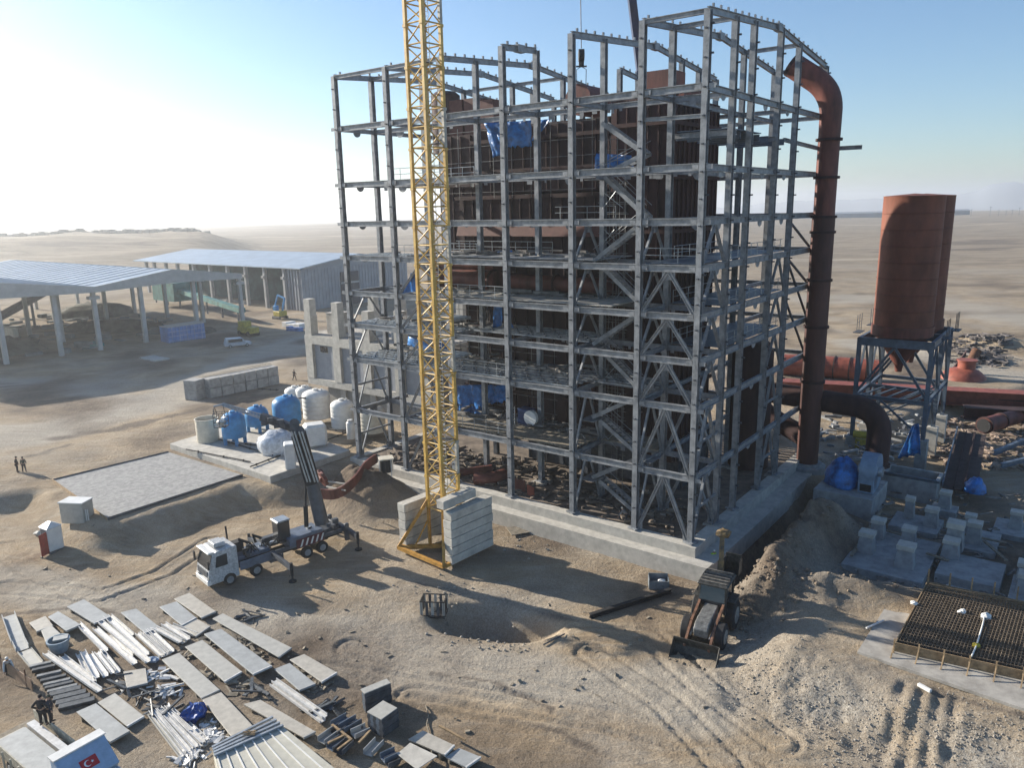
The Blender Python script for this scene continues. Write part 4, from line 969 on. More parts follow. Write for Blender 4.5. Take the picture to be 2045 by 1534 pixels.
m=MB(o); m.ub(ub0-.4,ub0-.1,vb+14,vb+21,-.4,9.5); dr=m.build('doorway_shade',mat('opening_shade',(.03,.04,.06),.5,0,.2,.5),sb)  # solid panel coloured dark for the shade behind the door opening
m=MB(o); m.ub(ub0-.5,ub0-.401,vb+14,vb+21,6.0,6.5); m.ub(ub0-.5,ub0-.401,vb+17.2,vb+17.6,-.4,6); m.build('door_bar',GREY,dr)
m=MB(o); m.ub(ub0+8,ub0+Lb-22,vb+7,vb+7.4,.2,ze-.8); m.build('green_netting',mat('green_netting',(.03,.085,.085),.8,0,.4,.25),sb)
m=MB(o); m.ub(ub0+30,ub0+Lb,vb+1.2,vb+1.5,-1.2,.6); m.build('low_wall',CONCL,sb)
# green conveyor before the long shed
cv=T('green_conveyor','long green inclined conveyor on thin legs in front of the long shed','conveyor',W(170,66,-.6)); o=tuple(cv.location)
GRN2=mat('conveyor_green',(.05,.20,.18),.6,0,.3,.6)
m=MB(o); m.bar(W(152,60,2.5),W(215,70,6.5),1.8,1.2); m.build('belt_housing',GRN2,cv)
m=MB(o); m.ub(192,204,64,72,2,7.5); m.build('drive_house',GRN2,cv)
for k in range(7):
    t=k/6; m=MB(o); m.bar(W(154+t*58,60+t*9,-1),W(154+t*58,60+t*9,2.4+t*3.6),.35,.35); m.build('leg',STEELD,cv)
# dark inclined conveyor in the open shed, stock piles, walls
cv=T('dark_conveyor','dark inclined conveyor under the roof of the open shed at far left','conveyor',W(175,5,-.6)); o=tuple(cv.location)
m=MB(o); m.bar(W(150,-14,-.3),W(196,30,7.5),2.2,1.1); m.build('belt',STEELD,cv)
for t in (.3,.6,.9): m=MB(o); m.bar(W(150+46*t,-14+44*t,-1),W(150+46*t,-14+44*t,7.5*t),.5,.5); m.build('leg',STEELD,cv)
PILE=mat('pile_earth',(.10,.10,.08),.95,0,.4,.4,.3,2)
for i,(u,v,du,dv,h,lab) in enumerate(((168,34,26,12,2.8,'dark stockpile heaped in the middle of the open shed'),(158,6,16,14,3.2,'low dark stockpile at the left side of the open shed'),(200,44,22,14,4,'farther dark stockpile behind the open shed columns'),(146,44,8,8,1.6,'small pale spoil heap beside the blue crate stack'))):
    c=W(u,v,-.8); m=MB(c); m.blob((c[0],c[1],c[2]),(du,dv,h*2),i+40,.2,18,10); tag(m.build('stockpile',PILE,smooth=True),lab,'stockpile','stockpiles at the sheds')
c=W(176,14,-.5); m=MB(c); m.ub(170,182,13,14,-1,2.6); tag(m.build('cream_wall_panel',CREAM),'bright cream wall panels catching the sun in the open shed','wall panels')
rr=random.Random(31); m=MB(W(165,30,0))
for k in range(150): m.box(W(rr.uniform(144,215),rr.uniform(-10,50),rr.uniform(-.8,.3)),(rr.uniform(.6,4),rr.uniform(.4,2),rr.uniform(.3,1.8)),rr.uniform(0,3))
tag(m.build('shed_clutter',mat('clutter',(.18,.20,.19),.9,0,.5,.2,col2=(.05,.06,.06))),'dark clutter of machinery and goods under the open shed roof','clutter',None,'stuff')
# blue crate stack, cars, machine
bx=T('blue_crate_stack','long stack of blue crates under pale sheets before the open shed','crates',W(139.5,35.2,-.6)); o=tuple(bx.location)
BC=mat('crate_blue',(.09,.22,.50),.6,0,.2,.5)
for k in range(5):
    m=MB(o); v=31+k*1.75; m.ub(136.2,139.6,v,v+1.68,-1,3.1); cr_=m.build('crate',BC,bx)
    m=MB(o); 
    for z in (.0,1.0,2.0,3.0): m.ub(136.05,136.195,v,v+1.68,z-.05,z+.08)
    m.ub(136.05,136.18,v+.8,v+.92,-1,3.1); m.build('slat',mat('pale_blue',(.25,.36,.55),.6),cr_)
m=MB(o)
for k in range(4): m.ub(136+k*.95,136.8+k*.95,30.8,40,3.12,3.25)
m.build('cover_sheet',PANEL,bx)
def vehicle(label,uv,rz,col,L_=4.7,Wd=1.9,Hh=1.9,name='parked_car',cat='car'):
    p=W(uv[0],uv[1],0); z=H(p[0],p[1]); th=T(name,label,cat,(p[0],p[1],z),None,rz)
    def pb(name,poly,hw_,mt,par=th):
        m=MB(); m.prism([(x,-hw_,zz) for x,zz in poly],(0,2*hw_,0)); return m.build(name,mt,par,bevel=.05)
    s=L_/4.7
    b=pb('body',[(-2.3*s,.35),(2.3*s,.35),(2.35*s,.85),(1.5*s,1.05),(-2.3*s,1.1)],Wd/2,col)
    pb('cabin',[(-2.25*s,1.1),(1.35*s,1.06),(.75*s,Hh-.1),(-2.0*s,Hh)],Wd/2-.1,col)
    pb('windscreen',[(1.30*s,1.12),(1.34*s,1.12),(.80*s,Hh-.18),(.76*s,Hh-.18)],Wd/2-.2,GLASS)
    for sy in (-1,1):
        m=MB(); m.box((-.5*s,sy*(Wd/2-.09),(1.12+Hh-.2)/2),(2.5*s,.04,Hh-1.4)); m.build('side_window',GLASS,th)
    for x in (-1.5*s,1.5*s):
        for sy in (-1,1):
            m=MB(); m.tube([(x,sy*(Wd/2-.22),.34),(x,sy*(Wd/2+.01),.34)],.34,14); wh=m.build('wheel',DARK,th,smooth=2)
            m=MB(); m.tube([(x,sy*(Wd/2),.34),(x,sy*(Wd/2+.02),.34)],.2,10); m.build('rim',GREY,wh)
    return th
vehicle('pale silver van parked on the open yard right of the blue crates',(120.2,37.4),.55,mat('silver_paint',(.50,.55,.60),.35,.2,.1,2),5.4,2.0,2.0,'parked_van','van')
yv=T('yellow_machine','small yellow flatbed machine parked behind the silver van','machine',W(131,48.3,-.6)); o=tuple(yv.location)
YM=mat('machine_yellow',(.50,.40,.05),.5,0,.3,2)
m=MB(o); m.ub(129,134,46.5,49,.1,1.4); m.build('body',YM,yv,bevel=.1)
m=MB(o); m.ub(131.5,134,46.7,48.8,1.4,2.7); m.build('cab',YM,yv,bevel=.15)
for u in (129.8,133.2): m=MB(o); m.tube([W(u,46.3,.0),W(u,49.2,.0)],.6,14); m.build('wheel_pair',DARK,yv,smooth=2)
ex=T('excavator','small yellow and blue excavator with raised arm at the end of the long shed','excavator',W(148.5,69,-.6)); o=tuple(ex.location)
m=MB(o); m.ub(147,150.5,67.6,68.2,-.8,.2); m.ub(147,150.5,70,70.6,-.8,.2); m.build('tracks',DARK,ex,bevel=.2)
m=MB(o); m.ub(147.2,150,67.8,70.3,.2,1.6); m.build('body',YM,ex,bevel=.15)
m=MB(o); m.ub(148.8,150,67.9,69,1.6,3.0); m.build('cab',BLUE,ex,bevel=.1)
m=MB(o); m.bar(W(148,69.4,1.4),W(146.6,69.4,5.0),.4,.5); m.bar(W(146.6,69.4,5.0),W(149.8,69.6,5.6),.35,.4); m.bar(W(149.8,69.6,5.6),W(151.5,69.6,2.4),.3,.35); m.build('arm',BLUE,ex)
m=MB(o); m.blob(W(151.6,69.6,2.0),(1.4,1.0,1.0),3,.2); m.build('bucket',DARK,ex)
for i,(u,v,a,b,h,lab,mt) in enumerate(((128,58,5,1.4,.9,'long low blue bundle on the yard beside the yellow machine',BC),(133,62,7,3,1.1,'white sheeted stack on the yard near the shed doorway',WHITE),(148,20,5,3,1.0,'low blue green pallet stack left of the blue crates',GRN2),(122,20,6,3,.35,'pale rubble patch lying on the open yard',CONCL))):
    c=W(u,v,-.6); m=MB(c); 
    for k in range(4): m.ub(u-a/2+k*a/4,u-a/2+(k+1)*a/4-.1,v-b/2,v+b/2,-.8,-.6+h*(1-.12*(k%3)))
    tag(m.build('goods_stack',mt,bevel=.05),lab,'goods stack','goods lying on the yard')
# ---------------------------------------------------------------- concrete block wall
for r_ in range(2):
    for k in range(6):
        u=83.2; v=8.6+k*2.12; c=W(u,v,0); g0=H(c[0],c[1]); nm=['first','second','third','fourth','fifth','sixth'][k]
        slab('precast_block',f'square grey precast block, {nm} from the left in the {"lower" if r_==0 else "upper"} course of the block wall','concrete block',(c[0],c[1],g0+.75+r_*1.53),(1.98+random.uniform(-.03,.03),1.9+random.uniform(-.1,.1),1.46),math.atan2(VY,VX)+random.uniform(-.02,.02),BLOCKM,'precast blocks in the wall',.05)
for k,(lab,zz) in enumerate((('grey precast block standing at the near left end of the block wall, lower course',.75),('grey precast block standing at the near left end of the block wall, upper course',2.28))):
    c=W(84.2,6.3,0); slab('precast_block',lab,'concrete block',(c[0],c[1],H(c[0],c[1])+zz),(2.1,2.2,1.5),math.atan2(VY,VX)+.35,BLOCKM,'precast blocks in the wall',.05)
c=W(84.8,14,0); slab('cover_sheet','weathered sheet lying along the top of the block wall','sheet',(c[0],c[1],H(c[0],c[1])+3.15),(12.5,1.4,.06),math.atan2(VY,VX),WOODD)
# ---------------------------------------------------------------- unfinished concrete building
cu1,cv0,zf1,zf2=66.6,14.2,2.5,9.7
cb=T('concrete_building','unfinished pale concrete and block building with bare columns on its roof','building',W(55,20,-1)); o=tuple(cb.location)
fu=[66.6,60.6,54.4,48.3,43.4]
m=MB(o); m.ub(42.4,cu1-.3,cv0+.35,cv0+13,zf1+.5,zf2-.6); m.build('block_infill',mat('block_infill',(.30,.31,.33),.9,0,.1,.8),cb)
m=MB(o); m.ub(42.4,cu1-3.2,cv0+.9,cv0+12,-1.8,zf1+.1); m.build('basement_wall',mat('basement_wall',(.33,.32,.29),.9,0,.15,.8),cb)
for z,h_ in ((zf1,.95),(zf2-1.2,1.2)):
    m=MB(o); m.ub(42.2,cu1+.15,cv0-.05,cv0+13.2,z,z+h_); m.build('ring_beam',CONCL,cb)
m=MB(o); m.ub(42.2,cu1-2.9,cv0+.75,cv0+.898,-1.7,-.9); m.build('plinth',CONC,cb)
for k,u in enumerate(fu):
    for v in (cv0,cv0+12.2):
        m=MB(o); m.ub(u-1.5,u+.01,v-.12,v+.9,zf1+.953,zf2-1.203)
        if k: m.ub(u-1.3,u-.2,v+.6,v+1.1,-1.8,zf1-.003)
        m.build('column',CONCL,cb)
        m=MB(o); hc=(5.2,5.0,4.2,4.6,3.4)[k]; m.ub(u-1.45,u-.05,v+.0,v+1.25,zf2+.003,zf2+hc*.55); m.ub(u-1.38,u-.12,v+.06,v+1.19,zf2+hc*.55,zf2+hc); m.build('roof_column',CONCL,cb)
m=MB(o); m.ub(42.6,cu1-.2,cv0+.2,cv0+13,zf2+.003,zf2+.12); m.build('roof_slab',CONC,cb)
for u in (62.2,56.0,50.0):
    for q in (0,.85):
        m=MB(o); m.ub(u+q,u+q+.72,cv0+.28,cv0+.348,zf2-2.3,zf2-1.45); wn=m.build('window',GLASS,cb)
        m=MB(o); m.ub(u+q-.06,u+q+.78,cv0+.24,cv0+.279,zf2-2.38,zf2-2.3); m.build('sill',CONC,wn)
for i,(u,v,a,b,z,mt,lab) in enumerate(((63.0,17.5,2.4,2.4,3.0,CONC,'square raw concrete bin on the roof of the unfinished building'),(57.2,19.5,2.6,2.4,2.0,WHITE,'white wrapped crate on the roof of the unfinished building'),(50.5,18.5,3,2.4,2.2,STEELB,'dark blue stacked panels on the roof of the unfinished building'))):
    c=W(u,v,zf2+.1); m=MB(c); m.ub(u-a/2,u+a/2,v-b/2,v+b/2,zf2+.125,zf2+z); m.ub(u-a/2-.1,u+a/2+.1,v-b/2-.1,v+b/2+.1,zf2+z,zf2+z+.15); tag(m.build('roof_crate',mt,bevel=.04),lab,'crate','goods on the unfinished roof')
# ---------------------------------------------------------------- flat pad and tank slab
PAD=[G(107,960,-.35),G(337,904,-.35),G(484,950,-.35),G(215,1037,-.35)]
m=MB(PAD[0]); m.prism([(p[0],p[1],-.30) for p in PAD],(0,0,-1.0)); pad=m.build('gravel_pad',mat('pad_gravel',(.33,.325,.31),.95,0,.25,2.2,.6,6,col2=(.22,.22,.215))); pad['kind']='structure'
ff=T('pad_formwork','thin timber edge boards round the flat grey gravel pad','formwork',PAD[3]); o=tuple(ff.location)
for a,b in ((0,3),(3,2),(1,0)):
    m=MB(o); p,q=Vector(PAD[a]),Vector(PAD[b]); p.z=q.z=-.42; d=(q-p).normalized(); n_=Vector((d.y,-d.x,0))*.06; cc=(Vector(PAD[0])+Vector(PAD[2]))/2
    if (cc-p).dot(n_)>0: n_=-n_
    m.bar(p+n_,q+n_,.05,.5); m.build('edge_board',WOOD if a==0 else STEELD,ff)
ts=[W(62.5,-9.9),W(42.2,-10.2),W(42.2,0.6),W(64,3.6)]; TS=.25
m=MB(W(50,-5,0)); m.prism([(p[0],p[1],TS) for p in ts],(0,0,-1.3)); sl_=m.build('tank_slab',CONCL,bevel=.05); tag(sl_,'raised pale concrete slab carrying the blue and white tanks','slab')
def base(x,y,z=TS): return G(x,y,z)
def tank(label,x,yb,wpx,ytop,mt,legs=0,dome=.25,grp='plastic tanks on the slab',open_=False,name='plastic_tank',lid=True,rib=False):
    c=base(x,yb); k=c[1]*1.026/FPX; r=wpx/2*k; c=(c[0],c[1]+r*.9,TS); h=(yb-ytop)*k*1.0; z0=legs; 
    th=T(name,label,'tank',c,grp); o=tuple(c)
    hb_=h-z0; d=dome*r
    prof=[(r*.96,z0),(r,z0+.08)]
    if rib:
        for q in range(1,6): z=z0+hb_*.9*q/6; prof+=[(r,z-.03),(r*.99,z),(r,z+.03)]
    prof+=[(r,z0+hb_-d)]
    if open_: prof+=[(r+.08,z0+hb_-.1),(r+.08,z0+hb_),(r-.06,z0+hb_),(r-.08,z0+.4),(0,z0+.4)]
    else: prof+=[(r*.93,z0+hb_-d*.55),(r*.7,z0+hb_-d*.15),(.35,z0+hb_),(0,z0+hb_)]
    m=MB(o); m.lathe(prof,c,26); b_=m.build('tank_body',mt,th,smooth=2)
    if lid and not open_: m=MB(o); m.lathe([(.32,z0+hb_-.02),(.34,z0+hb_+.18),(.3,z0+hb_+.22),(0,z0+hb_+.22)],c,12); m.build('lid',mt,th,smooth=2); m=MB(o); m.tube([(c[0]+r*.45,c[1],z0+hb_+TS-d*.3),(c[0]+r*.45,c[1],z0+hb_+TS+.25)],.12,8); m.build('nozzle',mt,th,smooth=2)
    if legs:
        for q in range(4):
            t=q*math.pi/2+.5; m=MB(o); m.box((c[0]+r*.8*math.cos(t),c[1]+r*.8*math.sin(t),TS+legs/2+.1),(.38,.38,legs+.2),t); m.build('leg',mt,th)
    return th
tank('open cream plastic tank at the left end of the slab',409,886,44,838,CREAM,0,.1,None,True)
tank('nearest blue pressure tank, on four legs, right of the open cream tank',463,893,48,826,BLUE,.95,.7,'blue pressure tanks on legs')
tank('middle blue pressure tank with black pipework, left of the wrapped bundle',509,866,47,815,BLUE,.8,.7,'blue pressure tanks on legs')
tank('largest blue pressure tank, in front of the tall white tanks',568,856,57,795,BLUE,.5,.6,'blue pressure tanks on legs')
tank('white plastic tank partly hidden behind the largest blue tank',585,812,38,776,WHITE,0,.4)
tank('tall white plastic tank right of the largest blue tank',628,840,56,783,WHITE,0,.35,rib=True)
tank('round white plastic tank far back behind the tall white tank',606,815,34,775,WHITE,0,.4)
tank('white plastic tank by the first leaning column of the frame',681,858,46,802,WHITE,0,.45,rib=True)
tank('cream plastic tank seen through the left bay of the frame',740,868,54,815,CREAM,0,.45,rib=True)
tank('small white dosing tank beside the first tall column',700,878,17,842,WHITE,0,.4)
# boxy tank and wrapped bundle
c=base(626,896); c=(c[0],c[1]+1.2,TS); m=MB(c); m.box((c[0],c[1],TS+1.35),(2.5,2.2,2.7),.4); bt=m.build('square_tank',WHITE,bevel=.3); tag(bt,'square white plastic tank with rounded corners right of the truck arm','tank')
m=MB(c); m.tube([(c[0],c[1],2.9),(c[0],c[1],3.15)],.4,12); m.build('lid',WHITE,None,smooth=2).parent=bt
bt.children[0].matrix_parent_inverse=Matrix.Identity(4)
WR=mat('plastic_wrap',(.60,.63,.67),.22,0,.25,2.5,.7,4,spec=.8)
c=base(548,912); m=MB(c); m.blob((c[0],c[1]+1.5,TS+.9),(4.6,3.2,3.6),5,.12,14,9); tag(m.build('wrapped_bundle',WR,smooth=True),'large bundle wrapped in shiny clear plastic film on the slab','wrapped bundle')
c=base(578,938); m=MB(c); m.box((c[0],c[1]+.6,TS+1.4),(1.1,1.6,2.8),.3); tag(m.build('upright_crate',WHITE,bevel=.12),'upright white crate with dark slats between the bundle and the truck arm','crate')
rr=random.Random(11); pp=T('pipework','dark pipes and fittings running round the blue and white tanks','pipework',base(560,870)); o=tuple(pp.location)
for (a,b_,h0,h1) in (((430,878),(430,850),0,2.2),((437,880),(545,912),.12,.12),((372,900),(500,925),.1,.1),((490,890),(545,897),.15,.15),((640,888),(698,866),.2,.2),((645,866),(690,878),.8,.8),((575,842),(640,838),3.0,3.0),((530,876),(560,872),1.8,1.8),((520,822),(560,822),3.2,3.0),((692,860),(693,835),0,1.2),((500,935),(560,912),.1,.1)):
    p=base(*a); q=base(*b_); m=MB(o); m.tube([(p[0],p[1],TS+h0+.05),(q[0],q[1],TS+h1+.05)],.08,8); 
    for t in (.2,.6,.9): m.tube([(p[0]+(q[0]-p[0])*t-.06,p[1]+(q[1]-p[1])*t,TS+h0+(h1-h0)*t+.05),(p[0]+(q[0]-p[0])*t+.06,p[1]+(q[1]-p[1])*t,TS+h0+(h1-h0)*t+.05)],.14,8)
    m.build('pipe_run',DARK,pp)
# red channel, end plates, stool heater on mound
ch=T('red_channel','curved red steel channel lying across the mound behind the truck','steel channel',GZ(690,985)); o=tuple(ch.location)
pts=smooth_path([G(632,985,.2),G(672,990,.3),G(706,965,1.0),G(730,930,1.6),G(752,915,1.9)],2.5,5)
m=MB(o)
for a,b_ in zip(pts[:-1],pts[1:]): m.bar(a,b_,.18,1.0)
m.build('web',RED,ch)
for y_ in (0,):
    p=G(645,956,.6); m=MB(o); m.tube([(p[0]-.1,p[1]-.1,.5),(p[0]+.15,p[1]+.1,.6)],.75,18); m.tube([(p[0],p[1],.5),(p[0]-.6,p[1]+.9,1.0)],.4,10); m.build('end_disc',RED,ch,smooth=2)
m=MB(o)
for a,b_ in (((652,972),(690,980)),((655,962),(700,968))): m.bar(G(*a,.45),G(*b_,.8),.1,.12)
m.build('cross_bar',PANEL,ch)
hb2=T('black_heater','black box in a white metal stand on top of the earth mound','heater',(*GZ(770,930)[:2],1.2)); o=tuple(hb2.location); c=G(771,925,1.6)
m=MB(o); m.tube([(c[0],c[1],.7),(c[0],c[1],2.0)],.62,10); m.build('drum',DARK,hb2)
m=MB(o); m.box((c[0],c[1],2.15),(1.5,1.3,.12),.3); m.build('top_plate',CREAM,hb2)
for sx,sy in ((-.6,-.5),(.6,-.5),(.6,.5),(-.6,.5)): m=MB(o); m.bar((c[0]+sx,c[1]+sy,.2),(c[0]+sx,c[1]+sy,2.1),.07,.07); m.build('leg',WHITE,hb2)
# toilet and grey box
tp0=GZ(108,1098); tl=T('portable_toilet','white portable toilet with its red door hanging open','toilet',tp0,None,-.55)
m=MB(); m.box((0,0,1.2),(1.25,1.3,2.2)); m.build('cabin',WHITE,tl,bevel=.08)
m=MB(); m.add([(-.68,-.7,2.3),(.68,-.7,2.3),(.68,.7,2.3),(-.68,.7,2.3),(-.2,0,2.75),(.2,0,2.75)],[(0,1,5,4),(1,2,5),(2,3,4,5),(3,0,4),(3,2,1,0)]); m.build('roof',WHITE,tl)
m=MB(); m.box((0,-.66,1.2),(.9,.04,1.9)); m.build('doorway',mat('inside_shade',(.10,.11,.12),.8),tl)  # flat panel, the shade inside the cabin put into its colour
m=MB(); m.box((.62,-1.0,1.05),(.06,1.0,2.0),.35); m.build('door',mat('door_red',(.42,.06,.04),.5,0,.2,3),tl,bevel=.02)
m=MB(); m.box((0,0,.06),(1.45,1.5,.14)); m.build('base',STEELD,tl)
gb0=GZ(148,1046); gb=T('grey_cabinet','grey box cabinet with white top rim behind the portable toilet','cabinet',gb0,None,-.15)
m=MB(); m.box((0,.6,1.1),(2.4,1.5,2.0)); m.build('cabinet_body',PANEL,gb,bevel=.05); m=MB(); m.box((0,.6,2.16),(2.5,1.6,.1)); m.build('top_rim',WHITE,gb)
for k in range(2): m=MB(); m.bar((1.3+k*.2,.1,.1),(1.3+k*.2,.1,1.5),.08,.08); m.build('leaning_bar',WHITE,gb)
p=GZ(78,1068); m=MB(p); m.blob((p[0],p[1],p[2]+.1),(1.2,.6,.5),4,.3); tag(m.build('rubbish_heap',PANEL),'little heap of grey rubbish left of the portable toilet','rubbish')
# ---------------------------------------------------------------- cage, crate, long beam, stones
cg=T('wire_pallet_cage','black barred steel cage standing by the dug hole','cage',GZ(868,1232),None,-.12)
for sx in (-.85,.85):
    for k in range(5): m=MB(); m.bar((sx,-.55+k*.275,0),(sx,-.55+k*.275,1.35),.05,.05); m.build('bar',DARK,cg)
for sy in (-.55,.55):
    for k in range(5):
        m=MB(); m.box((-.85+k*.42,sy,.68),(.20,.04,1.3)); m.build('slat',STEELD if k%2 else PANEL,cg)
m=MB(); m.box((0,0,.06),(1.8,1.2,.1)); m.build('base',DARK,cg)
for z in (.2,1.33):
    m=MB()
    for a,b_ in (((-.9,-.6),(.9,-.6)),((.9,-.6),(.9,.6)),((.9,.6),(-.9,.6)),((-.9,.6),(-.9,-.6))): m.bar((*a,z),(*b_,z),.07,.07)
    m.build('hoop',DARK,cg)
ct=T('open_metal_box','small open grey metal box with white contents near the foundation','metal box',GZ(1315,1172),None,-.1)
for c,d in (((0,-.5,.35),(1.5,.06,.7)),((0,.5,.45),(1.5,.06,.9)),((-.75,0,.4),(.06,1,.8)),((.75,0,.35),(.06,1,.7)),((0,0,.05),(1.5,1,.06))): m=MB(); m.box(c,d); m.build('panel',mat('box_grey',(.20,.23,.25),.5,.2,.2,3),ct)
m=MB(); m.blob((.2,0,.45),(.8,.6,.4),1); m.build('contents',WHITE,ct)
a=GZ(1178,1236); b_=GZ(1340,1184); m=MB(a); m.ib((a[0],a[1],a[2]+.2),(b_[0],b_[1],b_[2]+.2),.32,.34,.04); tag(m.build('steel_beam',DARK),'long black steel beam lying on the ground toward the backhoe','beam')
a=GZ(1085,1290); b_=GZ(1128,1268); m=MB(a); m.tube([(a[0],a[1],a[2]+.06),(b_[0],b_[1],b_[2]+.06)],.05,6); tag(m.build('thin_bar',STEELD),'thin steel bar lying alone on the ground below the hole','bar')
def stones(name,label,pts,n_,smin,smax,spread,seed,mt):
    rr=random.Random(seed); m=MB((0,50,0)); P=[]
    for k in range(n_):
        px,py=rr.choice(pts); p=G(px+rr.gauss(0,spread[0]),py+rr.gauss(0,spread[1]),-2); P.append((p[0],p[1],smin+(smax-smin)*rr.random()**3))
    A=np.array(P); zz=hgt(A[:,0],A[:,1])
    for k,(x,y,s) in enumerate(P): m.blob((x,y,float(zz[k])+s*.2),(s,s*rr.uniform(.6,1),s*rr.uniform(.5,.8)),k,.3,5,3,rr.random()*3)
    return tag(m.build(name,mt),label,'stones',None,'stuff')
STN=mat('stone',(.40,.36,.30),.95,0,.3,2)
stones('rubble','loose pale rubble on the spoil slope at lower right',[(1560,1400),(1640,1430),(1760,1460),(1880,1480),(1980,1500),(1700,1500),(1520,1360)],3400,.03,.15,(55,28),1,STN)
stones('rubble','broken stones scattered round the dug hole',[(990,1200),(1040,1090),(900,1180),(860,1170),(950,1270),(1000,1280),(1420,1190)],330,.04,.30,(35,12),2,STN)
stones('rubble','small stones scattered over the open dirt yard',[(700,1300),(1000,1350),(1200,1400),(400,1250),(1300,1300),(900,1450),(200,1150),(1100,1180),(600,1150)],1000,.02,.09,(120,50),3,STN)
stones('rubble','clods on the spoil heaps beside the trench',[(1560,1130),(1640,1060),(1540,1200),(1600,1220),(1700,1180),(1500,1230)],700,.06,.45,(35,22),4,mat('clod',(.24,.19,.14),.95,0,.3,2))
# ---------------------------------------------------------------- right side: fan, plinths, tank, foundations
fz=-2.3
def zg(u,v): p=W(u,v); return H(p[0],p[1])
pl=MB(W(-6.8,20,fz)); pl.ub(-9.6,-4.2,19.0,25.2,-3.0,-.35); o=pl.build('fan_plinth',CONCG,bevel=.04); tag(o,'big grey concrete plinth under the blue tarpaulin and the fan','plinth')
fn=T('fan_housing','round blue grey fan housing with a square outlet on the big concrete plinth','fan',W(-8.6,22,-.35)); o=tuple(fn.location); FM=mat('fan_blue',(.22,.31,.42),.45,.1,.15,2)
m=MB(o); m.tube([W(-9.3,22.0,1.55),W(-7.9,22.0,1.55)],1.75,26); m.build('scroll',FM,fn,smooth=2)
m=MB(o); m.ub(-9.3,-7.9,20.3,21.6,-.3,1.5); m.build('outlet',FM,fn,bevel=.03)
m=MB(o); m.ub(-9.1,-8.1,20.25,20.299,-.1,.6); m.build('outlet_shade',DARK,fn)  # black plate standing for the shade inside the outlet
m=MB(o); m.tube([W(-9.7,22,1.55),W(-7.5,22,1.55)],.5,14); m.build('inlet_ring',GREY,fn,smooth=2)
def hump(c,d,name,label,seed):
    m=MB(c); m.blob((c[0],c[1],c[2]+d[2]*.05),(d[0],d[1],d[2]*2),seed,.10,16,12,YAW); 
    m.v=[(x,y,max(z,c[2])) for x,y,z in m.v]; return tag(m.build(name,TARP,smooth=True),label,'tarpaulin')
c=W(-6.1,22,-.35); hump(c,(3.4,3.8,2.6),'blue_tarp','large bright blue tarpaulin hump over a motor on the fan plinth',3)
c=W(-16.6,30.4,-1.6); hump(c,(2.0,2.0,1.4),'blue_tarp','round blue tarpaulin bundle lying beside the dark leaning plate at far right',8)
P=[W(-9.3,31,.4),W(-11.4,31,1.2),W(-11.0,30.6,4.6),W(-10.4,31,4.2)]; sheet(P,10,10,.18,21,'blue_tarp','blue tarpaulin strip hanging from the silo leg beside the elbow duct',P[0])
# concrete basin
bs=T('concrete_basin','long low grey concrete basin with a steel edge rail behind the fan','basin',W(-11,29,-2)); o=tuple(bs.location)
for a in ((-13.6,-8.4,27.6,27.9),(-13.6,-8.4,31.2,31.5),(-13.6,-13.3,27.91,31.19),(-8.7,-8.4,27.91,31.19)): m=MB(o); m.ub(*a,-3,-.55); m.build('wall',CONCG,bs)
m=MB(o); m.ib(W(-8.3,27.75,-.4),W(-13.8,27.75,-.4),.25,.25,.03); m.tube([W(-8.4,27.5,-.2),W(-13.6,27.5,-.2)],.06,6); m.build('edge_rail',STEELB,bs)
# dark leaning plate with rail
lp=T('leaning_plate','long dark ribbed steel plate sloping up to the right of the concrete basin','steel plate',W(-15,38,-2)); o=tuple(lp.location)
m=MB(o); a=[W(-13.8,29.8,-1.7),W(-16.8,30.4,-1.7),W(-15.6,47,-.2),W(-12.6,47,-.2)]; m.prism(a,(0,0,.15)); m.build('plate',mat('dark_brown_plate',(.07,.05,.045),.8,.1,.3,1.5),lp)
for t in (.33,.62): 
    m=MB(o); A=Vector(a[0]).lerp(Vector(a[1]),t); B=Vector(a[3]).lerp(Vector(a[2]),t); m.bar(A+Vector((0,0,.25)),B+Vector((0,0,.25)),.12,.25); m.build('rib',REDD,lp)
m=MB(o); m.bar(Vector(a[0])+Vector((0,0,.5)),Vector(a[3])+Vector((0,0,.5)),.12,.5); m.build('edge_beam',STEELB,lp)
# foundation pads with pedestals
def pad(label,u0,u1,v0,v1,z1,peds,h=.9):
    c=W((u0+u1)/2,(v0+v1)/2,z1-h); th=T('foundation_pad',label,'foundation',c,'concrete foundation pads in the pit'); o=tuple(c)
    m=MB(o); m.ub(u0,u1,v0,v1,z1-h,z1); m.build('pad_slab',CONCG,th,bevel=.04)
    for (u,v,w_,hh) in peds:
        m=MB(o); q=[(u-w_*.55,v-w_*.55),(u+w_*.55,v-w_*.55),(u+w_*.55,v+w_*.55),(u-w_*.55,v+w_*.55)]; q2=[(u-w_*.42,v-w_*.42),(u+w_*.42,v-w_*.42),(u+w_*.42,v+w_*.42),(u-w_*.42,v+w_*.42)]
        m.hexa([W(a,b,z1+.002) for a,b in q],[W(a,b,z1+hh*.8) for a,b in q2]); pp_=m.build('pedestal',CONCG,th)
        m=MB(o); m.ub(u-w_*.5,u+w_*.5,v-w_*.5,v+w_*.5,z1+hh*.8+.002,z1+hh); m.build('cap',CONCL,pp_)
z=-2.0
pad('nearest wide foundation pad with four square pedestals, left end of the pit',-15.9,-9.9,7.4,16.2,z,[(-11.1,14.6,1.1,1.7),(-11.0,11.0,1.2,1.8),(-14.2,9.9,1.3,1.9),(-13.6,14.4,1.1,1.6)])
pad('narrow pad behind the nearest wide pad, with a slim pedestal and an open shutter',-15.2,-11.2,18.2,22.2,z-.1,[(-12.4,21.2,.8,2.0),(-14.4,20.2,1.1,1.7)])
